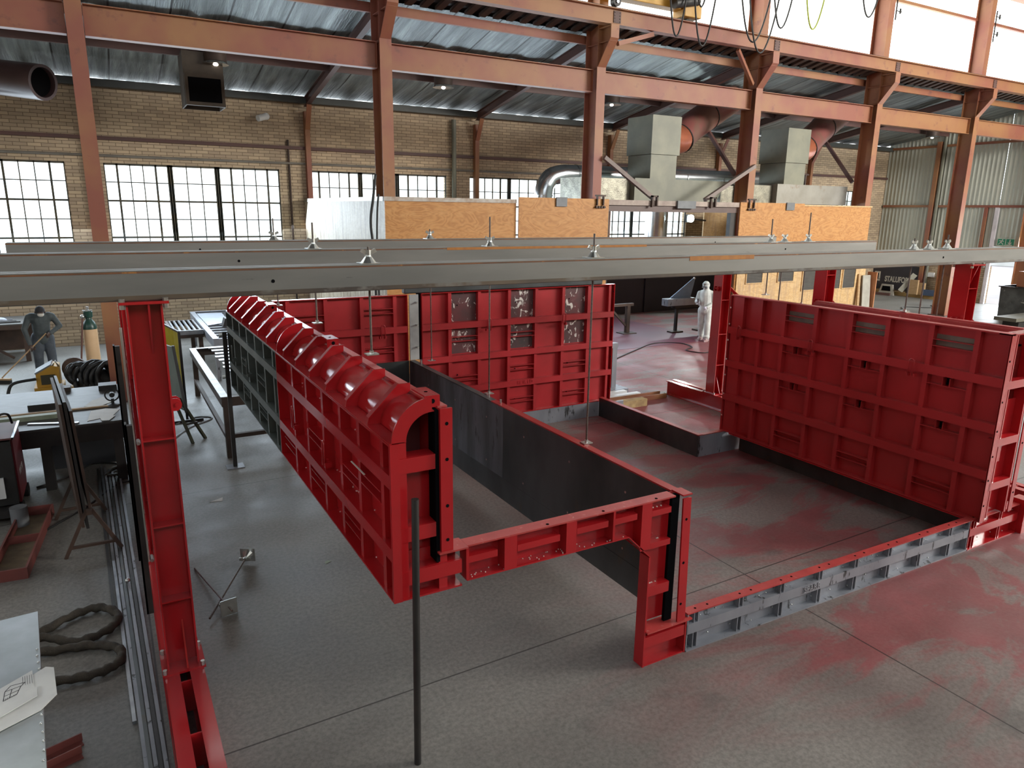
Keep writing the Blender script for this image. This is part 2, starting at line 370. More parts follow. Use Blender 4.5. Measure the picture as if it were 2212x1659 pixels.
# end wall: brick plinth, corrugated sheeting, big door opening
b = B(); b.box(XE, XE+.25, 16.9, YW, 0, 1.6); b.box(XE, XE+.25, -7, 12.6, 0, 1.6); struct(b, 'wall_right', BRICKX)
def corr(y0, y1, z0, z1, name, zf=None):
    bm = B(); prof = []; n = int((y1-y0)/.045)
    for k in range(n+1):
        y = y0+(y1-y0)*k/n; prof.append((y, (.0, .022, .038, .022)[k % 4]))
    v0 = [bm.bm.verts.new((XE+d, y, z0)) for y, d in prof]; v1 = [bm.bm.verts.new((XE+d, y, z1 if zf is None else zf(y))) for y, d in prof]
    for k in range(n): bm.bm.faces.new((v0[k], v0[k+1], v1[k+1], v1[k]))
    return struct(bm, name, CORR)
corr(16.9, 22.2, 1.6, 8.6, 'wall_right_cladding'); corr(12.6, 16.9, 2.45, 8.6, 'wall_right_cladding_over_door'); corr(-7, 12.6, 1.6, 12, 'wall_right_main_cladding'); corr(12.6, 16.0, 8.6, 12, 'wall_right_upper_cladding')
for k, (z, y0, y1) in enumerate(((4.11, 14.5, 22.1), (6.72, 15.8, 22.1))):
    struct(B().box(XE-.09, XE-.01, y0, y1, z-.05, z+.05), 'trim_%d' % (k+1), PRIMER)
struct(B().box(XE-.10, XE-.005, 16.83, 16.98, 0, 4.06), 'door_1', M('white_door_post', (.68, .64, .68), None, 3, .5))
struct(B().box(XE-.1, XE-.01, 17.3, 17.42, 1.6, 4.06), 'trim_3', PRIMER)
# aisle roof: foil-lined slope from the eaves up to the column line
RS = .176
def roofz(y): return 6.80+(YW-y)*RS
bm = B(); nx, ny = 280, 4; vs = []
for i in range(nx+1):
    X = -9+(XE+9)*i/nx; row = []
    for j in range(ny+1):
        Y = YW+.2-(YW+.2-15.9)*j/ny
        k = (X % 1.15)/1.15; row.append(bm.bm.verts.new((X, Y, roofz(Y)+.05+.05*(1-(2*k-1)**8)-.05*(j in (1, 3))+.012*math.sin(X*7))))
    vs.append(row)
for i in range(nx):
    for j in range(ny): bm.bm.faces.new((vs[i][j], vs[i+1][j], vs[i+1][j+1], vs[i][j+1]))
struct(bm, 'ceiling', FOIL, True)
struct(B().loft([[(-9, YW+.3, roofz(YW)+.16), (XE, YW+.3, roofz(YW)+.16), (XE, 15.2, roofz(15.2)+.16), (-9, 15.2, roofz(15.2)+.16)], [(-9, YW+.3, roofz(YW)+.22), (XE, YW+.3, roofz(YW)+.22), (XE, 15.2, roofz(15.2)+.22), (-9, 15.2, roofz(15.2)+.22)]]), 'ceiling_sheeting', BLACKST)
b = B(); x = -6
while x < XE:                                                   # open corrugation of the sheets past the last purlin
    b.loft([[(x, 15.88, z), (x+.17, 15.88, z), (x+.30, 15.12, z+.22), (x+.13, 15.12, z+.22)] for z in (7.98, 8.05)]); x += .36
struct(b, 'trim_4', M('roof_sheet_underside', (.11, .085, .075), None, 2, .6))
struct(B().box(-9, XE, YW-.22, YW, 6.62, 6.80), 'trim_5', M('eaves_beam', (.06, .065, .06), None, 2, .5))
struct(B().box(-9, XE, YW-.10, YW-.005, 5.34, 5.43), 'trim_6', PRIMD)          # dark rail on the brick
struct(B().cyl((-9, YW-.05, 4.95), (16, YW-.05, 4.95), .035, n=10), 'trim_7', M('painted_conduit', (.20, .18, .15), None, 3, .5), True)
# main bay roof with translucent strips (above the picture), and the clerestory
struct(B().box(-9, XE+.3, -7, 16.3, 12.0, 12.1), 'ceiling_main', BLACKST)
for k, y in enumerate((-4, 1, 6, 11)): struct(B().box(5, XE, y, y+1.0, 11.96, 11.99), 'skylight_%d' % (k+1), SKYL)
CX = [-5.55, 0, 5.57, 11.1, 16.6, 22.05, 27.6, 33.05]
for k in range(7): struct(B().box(CX[k]-.0, CX[k+1]-.0, 15.86, 15.89, 8.25, 11.9), 'clerestory_window_%d' % (k+1), SHEET)
struct(B().box(-9, XE, 15.74, 15.85, 10.33, 10.42), 'trim_8', PRIMER)
struct(B().box(-9, XE, 15.5, 15.85, 11.3, 11.6), 'trim_9', PRIMER)
struct(B().box(12, XE, -6.98, -6.95, 8, 11.9), 'clerestory_window_8', SHEET)

# ================================================================ hall steelwork
ORD = ['far left', 'leftmost', 'second', 'third', 'fourth', 'fifth', 'sixth', 'last, at the end wall']
CLAB = {1: 'tall brown steel column at far left, crossing the first window',
        2: 'tall brown steel column standing behind the corner of the plywood booth',
        3: 'tall brown steel column beside the booth doorway, on its left',
        4: 'tall brown steel column beside the booth doorway, on its right, between the two exhaust units',
        5: 'tall brown steel column at the right end of the plywood booth',
        6: 'tall brown steel column standing free on the blue-lit floor, right of the booth',
        7: 'tall brown steel column beside the door, with yellow signs'}
def column(k):
    X = CX[k]; t = thing('hall_column', CLAB[k], 'column', (X, 15.5, 0), group=None)
    B().ibeam((X, 15.525, 0), (X, 15.525, 11.9), .51, .26, .018, .012, up=(0, 1, 0)).done('shaft', PRIMER, t)
    # bracket that carries the crane beam: web, sloping flange, stiffeners
    B().prism([(15.27, 7.13), (14.80, 7.70), (14.80, 8.0), (15.27, 8.0)], 'x', X-.008, X+.008).done('bracket_web', PRIMER, t)
    B().loft([[(X-.12, y, z), (X+.12, y, z), (X+.12, y+.02, z+.012), (X-.12, y+.02, z+.012)] for y, z in ((15.262, 7.12), (14.785, 7.70), (14.785, 7.99))]).done('bracket_flange', PRIMER, t)
    for q in ((.11, 14.80, 15.27, 7.955, 7.985), (.1, 14.83, 15.74, 7.64, 7.655), (.1, 15.28, 15.74, 7.10, 7.115)): B().box(X-q[0], X+q[0], *q[1:]).done('stiffener', PRIMER, t)
    B().box(X-.22, X+.22, 15.2, 15.85, 0, .025).done('base_plate', PRIMD, t)
    return t
cols = {k: column(k) for k in range(1, 8)}
B().box(-.26, -.13, 15.3, 15.42, 2.30, 2.44).done('cleat', PRIMER, cols[1])
GL = ['left of the leftmost column', 'between the leftmost column and the one at the booth corner', 'above the left part of the plywood booth', 'above the booth doorway', 'above the right part of the booth', 'between the booth end column and the free-standing column', 'at far right against the end wall']
for k in range(7):
    a, c = CX[k]+.14, CX[k+1]-.14
    if k == 0: a = -9
    t = thing('tie_girder', 'brown steel I-girder ' + GL[k], 'girder', ((a+c)/2, 15.5, 6.56))
    B().ibeam((a, 15.5, 6.815), (c, 15.5, 6.815), .52, .2, .016, .012).done('beam', PRIMER, t)
    B().box(a, a+.012, 15.41, 15.59, 6.57, 7.06).done('end_plate', PRIMER, t); B().box(c-.012, c, 15.41, 15.59, 6.57, 7.06).done('end_plate', PRIMER, t)
t = thing('crane_beam', 'long brown crane runway beam under the bright clerestory', 'beam', (12, 14.95, 8.0))
B().ibeam((-9, 14.95, 8.18), (XE, 14.95, 8.18), .36, .24, .018, .012).done('beam', PRIMER, t)
B().box(-9, XE, 14.92, 14.98, 8.36, 8.40).done('rail', BROWNST, t)
for k in range(2, 7):
    p = B().box(CX[k]+.05, CX[k]+.26, 14.925, 14.940, 8.06, 8.32).done('splice_plate', PRIMD, t)
    bb = B()
    for i in (0, 1):
        for j in range(4): bb.cyl((CX[k]+.08+.15*i, 14.928, 8.09+.065*j), (CX[k]+.08+.15*i, 14.915, 8.09+.065*j), .013, n=6)
    bb.done('bolt', BROWNST, p)
RL = ['between the hanging fan box and the floodlight', 'over the left part of the booth', 'between the second pair of lamps over the booth', 'over the exhaust units', 'meeting the end of the brick wall', 'against the end wall cladding']
for n, X in enumerate(CX[1:7]):
    tag(B().ibeam((X, YW-.15, roofz(YW)-.16), (X, 15.78, roofz(15.78)-.16), .24, .14).done('roof_rafter', PRIMD), ['dark sloping roof rafter rising to the leftmost column', 'dark sloping roof rafter rising to the column at the booth corner', 'dark sloping roof rafter rising to the column left of the doorway', 'dark sloping roof rafter rising to the column right of the doorway', 'dark sloping roof rafter rising to the column at the booth end', 'dark sloping roof rafter rising to the free-standing column'][n], 'rafter')
    c = B(); c.box(X-.07, X+.07, YW-.20, YW-.02, 0, 6.4); c.loft([[(X-.07, y, z), (X+.07, y, z), (X+.07, y+.03, z), (X-.07, y+.03, z)] for y, z in ((YW-.22, 5.9), (YW-.55, 6.55))])
    tag(c.done('wall_stanchion', PRIMER), ['brown wall stanchion behind the leftmost column', 'brown wall stanchion left of the booth corner column, on the brick', 'brown wall stanchion beside the grey downpipe on the brick wall', 'brown wall stanchion behind the first exhaust unit', 'brown wall stanchion behind the second exhaust flue', 'brown wall stanchion at the far end of the brick wall'][n], 'stanchion')
for n, (y, lab) in enumerate(((19.5, 'dark purlin along the aisle roof carrying the round lamps'), (17.9, 'dark purlin along the aisle roof just above the tie girders'), (15.92, 'brown purlin along the top of the aisle roof under the crane beam'))):
    z = roofz(y); tag(B().box(-9, XE, y-.04, y+.04, z-.17, z+.02).done('roof_purlin', PRIMD if n < 2 else PRIMER), lab, 'purlin')
def strut(p, q, w, h, name, mat, lab, cat='brace'):
    return tag(B().bar(p, q, w, h).done(name, mat), lab, cat)
strut((11.26, 14.88, 7.60), (12.35, 14.92, 7.94), .1, .1, 'knee_brace', PRIMER, 'short brown knee brace from the third column up to the crane beam')
strut((15.35, 15.0, 7.94), (16.32, 15.3, 7.20), .09, .09, 'knee_brace', PRIMER, 'brown diagonal brace from the crane beam down to the fourth column')
strut((11.24, 15.2, 5.02), (12.95, 15.2, 4.02), .1, .1, 'header_strut', M('weathered_strut', (.22, .17, .15), None, 4, .6), 'grey-brown diagonal strut left of the first exhaust box, down to the door rail')
strut((16.6, 15.2, 5.02), (14.75, 15.2, 4.04), .1, .1, 'header_strut', M('weathered_strut_b', (.24, .19, .17), None, 4, .6), 'grey-brown diagonal strut right of the first exhaust box, down to the door rail')
strut((16.44, 17.0, 6.1), (16.55, 15.90, 4.80), .1, .1, 'flue_strut', PRIMD, 'dark diagonal strut under the first red-brown flue')
strut((21.85, 17.0, 6.1), (22.0, 15.90, 4.74), .1, .1, 'flue_strut', PRIMD, 'dark diagonal strut under the second red-brown flue')
# high-bay lamps under the purlin
REFL = M('lamp_reflector', (.85, .86, .82), None, 5, .18, .9)
t0 = thing('bay_lamp', 'round high-bay lamp beside the square hanging fan box', 'lamp', (2.76, 19.0, 6.97), group='high-bay lamps along the purlin')
B().lathe([(.25, 0), (.25, .34), (.10, .40)], (0, 0, 0)).done('housing', BROWNST, t0, local=True, smooth=True)
B().lathe([(.28, -.06), (.29, -.06), (.22, .02), (.21, .02)], (0, 0, 0), 24).done('reflector', REFL, t0, local=True, smooth=True)
B().ball((0, 0, -.03), .07).done('bulb', EM('bulb_glow', (1, .97, .9), 4), t0, local=True, smooth='all')
for x, y, z, l in ((8.55, 19.0, 6.97, 'round high-bay lamp over the left part of the booth'), (14.25, 19.0, 6.97, 'round high-bay lamp just right of the column left of the doorway'), (31.2, 19.0, 6.97, 'round high-bay lamp by the end wall cladding')):
    dup(t0, (x, y, z), None, l)
# hanging fan box, round duct, wall floodlight
t = thing('fan_box', 'dark square fan box hanging under the roof at left', 'duct', (2.5, 19.3, 5.97))
b = B(); b.box(2.05, 2.90, 18.9, 19.0, 5.97, 6.05).box(2.05, 2.90, 18.9, 19.0, 6.58, 6.66).box(2.05, 2.12, 18.9, 19.0, 6.05, 6.58).box(2.83, 2.90, 18.9, 19.0, 6.05, 6.58)
b.box(2.04, 2.07, 19.0, 19.8, 5.97, 7.15).box(2.88, 2.91, 19.0, 19.8, 5.97, 7.15).box(2.07, 2.88, 19.78, 19.8, 5.97, 7.15).box(2.07, 2.88, 19.0, 19.02, 6.66, 7.15).done('casing', CARD, t)
B().box(2.12, 2.83, 18.915, 18.93, 6.05, 6.58).done('grille', DARKHOLE, t)
for x in (2.2, 2.75): B().cyl((x, 19.6, 7.1), (x, 19.6, roofz(19.6)+.05), .015).done('hanger_rod', BLACKST, t)
t = thing('round_duct', 'purple-brown round duct with open black end, top left', 'duct', (-1, 19, 6.2))
n = 28; out = [(math.cos(2*PI*k/n), math.sin(2*PI*k/n)) for k in range(n)]
ax = Vector((.72, -.69, -.12)).normalized(); c0 = Vector((-.72, 18.9, 6.19)); sd = ax.cross(Vector((0, 0, 1))).normalized(); up = sd.cross(ax)
def rg(c, r): return [c+(sd*a+up*e)*r for a, e in out]
B().loft([rg(c0, .36), rg(c0-ax*1.2, .36), rg(c0-ax*1.2-Vector((3, 0, 0)), .36)], False).loft([rg(c0, .36), rg(c0+ax*.02, .36), rg(c0+ax*.02, .30), rg(c0-ax*.5, .29)], False).done('duct', M('purple_brown_duct', (.085, .05, .05), None, 2, .4), t, smooth=True)
B().loft([rg(c0-ax*.1, .295), rg(c0-ax*.5, .29)], True).done('dark_opening', DARKHOLE, t)
t = thing('wall_floodlight', 'small white floodlight on the brick wall above the second window', 'lamp', (4.3, 22.1, 6.14))
B().cyl((4.42, 21.98, 6.18), (4.17, 21.86, 6.10), .09, .085).ball((4.42, 21.98, 6.18), .10).done('head', WHITEP, t, smooth=True); B().box(4.32, 4.38, 22.1, 22.2, 6.1, 6.22).done('bracket', GREYP, t)
tag(B().cyl((10.28, YW-.14, .0), (10.28, YW-.14, 6.5), .075, n=12).done('downpipe', GALV, smooth=True), 'grey downpipe on the brick wall beside a stanchion above the booth', 'pipe')
tag(B().tube([(5.02, YW-.05, 0), (5.02, YW-.05, 5.6)], .03).done('conduit', BROWNST, smooth=True), 'thin brown conduit up the brick, left of the plywood booth', 'pipe')
# overhead crane end carriage
t = thing('crane_carriage', 'yellow overhead crane end carriage on the runway beam, cut by the frame top', 'crane', (13, 14.95, 8.4))
B().box(11.75, 14.35, 14.80, 15.10, 8.58, 8.95).done('end_beam', YELLOW, t, bevel=.01)
B().box(13.9, 14.45, 14.70, 15.15, 8.42, 8.72).done('motor_housing', YELLOW, t, bevel=.01)
B().cyl((13.45, 14.6, 8.62), (14.2, 14.6, 8.78), .12).done('motor', BLACKST, t, smooth=True)
for x in (11.95, 14.15):
    w = B().cyl((x, 14.88, 8.515), (x, 15.02, 8.515), .108, n=20).done('wheel', BLACKST, t, smooth=True); B().cyl((x, 14.85, 8.51), (x, 15.05, 8.51), .04).done('hub', BRIGHT, w)
B().box(12.9, 14.1, -6, 14.75, 9.12, 9.9).done('bridge_girder', YELLOW, t)
B().box(11.48, 11.75, 14.8, 15.1, 8.6, 8.85).done('buffer', M('buffer_yellow', (.7, .55, .12), None, 3, .5), t)
ROOTM[t.name]
t.location.x -= .75
cab = [((12.35, 9.2), (12.95, 9.0), 1.25, 0), ((13.0, 9.6), (13.9, 9.6), 1.9, 0), ((13.05, 9.4), (13.5, 9.4), .85, 0), ((14.5, 9.1), (15.6, 9.3), 1.25, 0), ((14.6, 9.7), (15.9, 9.7), 2.0, 0), ((15.4, 9.7), (16.3, 9.7), 1.35, 0), ((16.5, 9.9), (17.4, 9.6), 1.3, 1), ((18.6, 10.2), (19.6, 10.2), 1.2, 0)]
CL = ['black festoon cable looping below the left of the crane carriage', 'black festoon cable hanging lowest across the crane beam', 'short black festoon loop over the yellow carriage', 'black festoon cable just right of the crane motor', 'black festoon cable in a deep loop against the clerestory', 'black festoon cable in a shallow loop against the clerestory', 'green-yellow cable crossing the clerestory post', 'black cable loop alone against the bright clerestory pane']
for k, ((x0, z0), (x1, z1), sg, g) in enumerate(cab):
    tag(B().tube(arc((x0, 14.42-.07*k, z0), (x1, 14.42-.07*k, z1), sg, 16), .022, 6).done('festoon_cable', RUBBER if not g else M('green_yellow_cable', (.35, .42, .05), None, 3, .5), smooth='all'), CL[k], 'cable')
for k in (5, 6):
    X = CX[k]+.2
    t = thing('conductor_bracket', 'small dark conductor bracket on the clerestory post, ' + ('second from right' if k == 5 else 'rightmost'), 'bracket', (X, 15.3, 9.9))
    B().box(X-.015, X+.015, 15.25, 15.28, 9.6, 10.6).box(X, X+.28, 15.255, 15.275, 9.85, 9.875).box(X, X+.28, 15.255, 15.275, 10.4, 10.425).done('arm', BLACKST, t)
    B().cyl((X+.2, 15.265, 9.8), (X+.2, 15.265, 9.95), .03, n=8).cyl((X+.2, 15.265, 10.35), (X+.2, 15.265, 10.5), .03, n=8).done('insulator', BLACKST, t)

# ================================================================ spray booth and its exhaust units
t = booth = thing('spray_booth', 'plywood-clad spray booth with a wide open doorway, along the column line', 'booth', (13.7, 15.1, 0))
B().box(5.40, 5.43, 15.16, 22.1, 0, 3.90).done('side_panel', PLYW, t)
B().box(5.38, 5.45, 15.14, 22.1, 3.86, 3.95).done('side_trim', GALVD, t)
B().box(5.40, 8.66, 15.12, 15.16, 0, 3.90).done('front_panel', PLY, t)
B().box(5.38, 8.66, 15.10, 15.18, 3.86, 3.95).done('front_trim', M('dusty_top_trim', (.36, .27, .2), (.5, .47, .42), 6, .6), t)
B().box(18.7, 22.05, 15.12, 15.16, 0, 3.93).done('front_panel', PLY, t)
B().box(18.7, 22.08, 15.10, 15.18, 3.93, 3.97).done('front_trim', PLYL, t)
B().box(22.02, 22.05, 15.16, 22.1, 0, 3.95).done('side_panel', PLYW, t)
for x0, x1, dx in ((8.69, 11.33, 0), (16.0, 18.71, 0)):
    d = B().box(x0, x1, 15.04, 15.075, .05, 4.0).done('door', PLY, t)
    for hx in ((x1-.36, ) if x0 < 10 else (x0+.34,)):
        h = B(); h.box(hx-.05, hx-.02, 14.98, 15.035, 3.84, 4.10).box(hx+.14, hx+.17, 14.98, 15.035, 3.84, 4.10).box(hx-.09, hx+.21, 14.97, 15.035, 4.06, 4.10)
        for q in range(4): h.cyl((hx-.06+.08*q, 14.97, 3.80), (hx-.06+.08*q, 15.035, 3.80), .03, n=8)
        h.done('hanger', BROWNST, d)
    px = (9.72, 10.03) if x0 < 10 else (17.88, 18.22)
    B().box(px[0], px[1], 15.0, 15.035, 3.80, 4.02).done('patch_plate', GREYP, d)
B().box(11.33, 16.0, 15.08, 15.2, 3.86, 3.99).done('door_rail', M('dusty_rail', (.40, .33, .28), (.28, .22, .19), 5, .6), t)
B().box(11.33, 16.0, 15.14, 15.3, 3.70, 3.86).done('lintel', M('brown_lintel', (.11, .065, .055), None, 3, .5), t)
B().box(13.62, 14.27, 15.02, 15.07, 3.80, 4.0).done('patch_plate', GREYP, t)
for hx in (12.75, 14.85):
    B().box(hx-.04, hx, 15.0, 15.07, 3.82, 4.12).box(hx-.04, hx+.16, 15.0, 15.07, 4.08, 4.12).box(hx+.12, hx+.16, 15.0, 15.07, 3.86, 4.12).done('hanger', BROWNST, t)
B().box(15.76, 15.98, 15.16, 15.3, 0, 3.70).done('door_post', BLACKST, t)
B().box(11.33, 11.45, 15.16, 15.3, 0, 3.70).done('door_post', BLACKST, t)
# the lower front right of the doorway: louvred intake panels on pale ply in front of the doors
B().box(16.05, 22.0, 15.0, 15.03, 0, 2.55).done('front_panel', PLYL, t)
LV = M('louvre_slats', (.075, .07, .06), (.06, .055, .05), 3, .6)
for x0, x1, z0 in ((16.43, 17.08, 1.69), (17.78, 18.45, 1.69), (18.90, 19.49, 1.38), (19.55, 20.05, 1.38), (20.12, 20.7, 1.37), (20.85, 21.45, 1.37)):
    f = B().box(x0-.03, x1+.03, 14.97, 15.0, z0-.03, z0).box(x0-.03, x0, 14.97, 15.0, z0, 2.5).box(x1, x1+.03, 14.97, 15.0, z0, 2.5).done('louvre', PLYL, t)
    s = B(); z = z0
    while z < 2.46:
        s.loft([[(x0, 14.975, z), (x1, 14.975, z), (x1, 14.998, z+.035), (x0, 14.998, z+.035)], [(x0, 14.975, z+.006), (x1, 14.975, z+.006), (x1, 14.998, z+.041), (x0, 14.998, z+.041)]]); z += .045
    s.box(x0, x1, 14.997, 14.9995, z0, 2.5); s.done('slats', LV, f)
# inside: dark painted lining below the windows, plywood beside them
B().box(5.5, 21.95, 20.95, 21.0, 0, 2.72).done('back_lining', PURPLE, t)
B().box(14.2, 14.26, 20.9, 20.95, 0, 2.7).box(17.6, 17.66, 20.9, 20.95, 0, 2.7).done('lining_batten', PURPLE, t)
B().box(20.35, 21.95, 20.93, 20.98, 2.72, 3.78).done('inner_panel', PLYL, t)
B().box(11.45, 15.76, 15.3, 20.9, .001, .006).done('painted_floor_sheet', M('red_sprayed_floor', (.17, .045, .07), (.13, .05, .075), .8, .5), t)
t = thing('work_lamp', 'bright work lamp shining inside the booth, by the plywood', 'lamp', (19.2, 20.4, 3.45))
B().box(19.0, 19.35, 20.42, 20.5, 3.34, 3.62).done('housing', BLACKST, t); B().cyl((19.17, 20.42, 3.48), (19.17, 20.36, 3.48), .13, n=24).done('lens', LAMPON, t)
B().cyl((19.35, 20.46, 3.46), (20.4, 20.9, 3.4), .03).done('arm', BLACKST, t)
pl = bpy.data.lights.new('work_lamp_light', 'SPOT'); pl.energy = 260; pl.spot_size = 2.6; pl.color = (.85, 1, .98); pl.shadow_soft_size = .15
po = bpy.data.objects.new('work_lamp_light', pl); COL.objects.link(po); po.location = (19.2, 20.3, 3.45); po.rotation_euler = (math.radians(75), 0, math.radians(160))
tag(B().cyl((18.3, 21.3, 2.75), (18.3, 21.3, 3.75), .42, n=24).done('silver_flue', DUCT, smooth=True), 'round silver flue standing before the windows inside the booth', 'duct')
def exhaust(x, xb0, xb1, lab, flue):
    t = thing('exhaust_unit', lab, 'exhaust unit', (x, 16.2, 3.98))
    if flue == 0: B().prism([(xb0, 4.0), (xb1-.45, 4.0), (xb1, 4.6), (xb0, 4.6)], 'y', 16, 17.2).done('hood', GALV, t)
    else: B().box(xb0, xb1, 16, 17.2, 4.0, 4.6).done('hood', M('stained_galvanised', (.32, .31, .28), (.25, .24, .21), 2, .45, .4, c3=(.22, .16, .12), s3=2.4), t)
    B().box(x, x+.93, 16, 17.0, 4.6, 5.24).done('lower_casing', GALV, t)
    B().box(x-.03, x+1.0, 15.97, 17.05, 5.25, 6.27).done('upper_casing', GALV, t)
    P = [Vector(p)+Vector((x-13.42, 0, 0)) for p in ((14.35, 16.55, 5.74), (14.8, 16.65, 5.74), (15.05, 16.72, 5.80), (15.6, 16.9, 6.14), (16.5, 17.2, 6.56), (17.9, 17.6, 7.2))]
    B().tube(P[:3], .43, 24).done('flue_elbow', FLUEO, t, smooth=True)
    f = B().tube(P[2:], .43, 24).done('flue', FLUE, t, smooth=True)
    for k in (2, 4):
        d = (P[k+1]-P[k]).normalized(); B().cyl(P[k]-d*.02, P[k]+d*.02, .45, n=24).done('band', BLACKST, f, smooth=True)
    return t
e1 = exhaust(13.42, 12.9, 16.4, 'galvanised exhaust unit with red-brown flue, above the booth doorway', 0)
B().box(11.25, 12.88, 16.2, 17.2, 3.99, 4.58).done('plenum', GALVD, e1)
e2 = exhaust(18.81, 18.55, 21.93, 'galvanised exhaust unit with red-brown flue, above the right end of the booth', 1)
B().box(17.0, 18.53, 16.2, 17.2, 3.99, 4.55).done('plenum', GALVD, e2)
B().box(16.45, 17.0, 16.3, 17.2, 3.99, 4.5).done('plenum', GALVD, e1)
for k in range(3): tag(B().box(20.0+.27*k, 20.05+.27*k, 16.6, 16.65, 4.6, 4.95).box(19.9+.27*k, 20.15+.27*k, 16.58, 16.67, 4.95, 4.97).done('vent_post', BROWNST), ['left', 'middle', 'right'][k]+' of three small T-posts on the right exhaust hood', 'post')
t = thing('supply_duct', 'long shiny round duct running behind the exhaust units, elbow at its left', 'duct', (11.4, 18.2, 4))
pts = spline([(11.35, 18.2, 3.6), (11.35, 18.2, 4.25), (11.55, 18.2, 4.62), (12.0, 18.2, 4.75)], 5)+[Vector((18.9, 18.2, 4.80)), Vector((21.5, 18.2, 4.83))]
d = B().tube(pts, .27, 24).done('duct', DUCT, t, smooth=True)
bb = B()
for x in (12.4, 12.75, 14.2, 15.9, 16.6, 18.2): bb.cyl((x, 18.2, 4.75), (x+.04, 18.2, 4.75), .285, n=24)
for z in (3.95, 4.1): bb.cyl((11.35, 18.2, z), (11.35, 18.2, z+.03), .285, n=24)
bb.done('joint_band', DUCT, d, smooth=True)
tag(B().tube(spline([(5.2, 15.08, 4.4), (5.12, 15.05, 3.9), (5.05, 15.05, 3.4), (5.1, 15.05, 2.6), (5.15, 15.05, 0)]), .03).tube(spline([(5.25, 15.06, 4.0), (5.2, 15.05, 3.6), (5.17, 15.05, 2.6), (5.2, 15.05, 1.5)]), .022).done('hanging_cable', RUBBER, smooth='all'), 'black cable hanging down the corner of the plywood booth', 'cable')
t = thing('work_tray', 'blue-grey metal tray piece on a trestle in front of the man in white', 'workpiece', (15.9, 16.9, .8))
B().box(15.05, 16.2, 16.75, 17.05, .86, 1.08).done('tray', STEELB, t, bevel=.01); B().prism([(15.3, 1.08), (16.15, 1.08), (16.3, 1.66), (16.2, 1.66)], 'y', 16.95, 16.98).done('fin', M('blue_grey_sheet', (.16, .24, .36), None, 3, .4, .3), t)
B().ball((16.26, 16.96, 1.67), .04).done('eye', WHITEP, t, smooth='all')
t = thing('paint_trestle', 'dark trestle under the tray beside the man in white', 'trestle', (16.1, 16.9, 0))
B().box(15.4, 16.9, 16.8, 17.0, .78, .86).done('top_bar', BLACKST, t)
for x in (15.55, 16.6):
    B().bar((x, 16.9, .8), (x, 16.9, .03), .08, .08).done('leg', BLACKST, t); B().box(x-.25, x+.2, 16.75, 17.0, 0, .05).done('foot', BROWNST, t)
t = thing('paint_stand', 'low steel stand with sloping brace, right of the back red panel', 'stand', (14.1, 17.4, 0))
B().box(12.2, 14.2, 17.35, 17.45, .86, .94).done('top_bar', BROWNST, t); B().box(13.95, 14.07, 17.34, 17.46, 0, .86).done('leg', BROWNST, t); B().bar((13.95, 17.4, .25), (13.3, 17.4, .85), .06, .06).done('brace', BROWNST, t); B().box(13.75, 14.25, 17.2, 17.6, 0, .03).done('foot', BROWNST, t)
tag(B().tube(spline([(11.2, 14.3, .015), (12.4, 15.0, .015), (13.6, 15.6, .015), (14.3, 15.3, .015), (14.2, 14.7, .015), (13.7, 14.4, .015), (13.9, 13.9, .015), (14.6, 14.2, .015), (15.3, 14.9, .015)]), .014, 6).done('air_hose', RUBBER, smooth='all'), 'thin dark air hose curling on the red-stained floor by the man in white', 'hose')

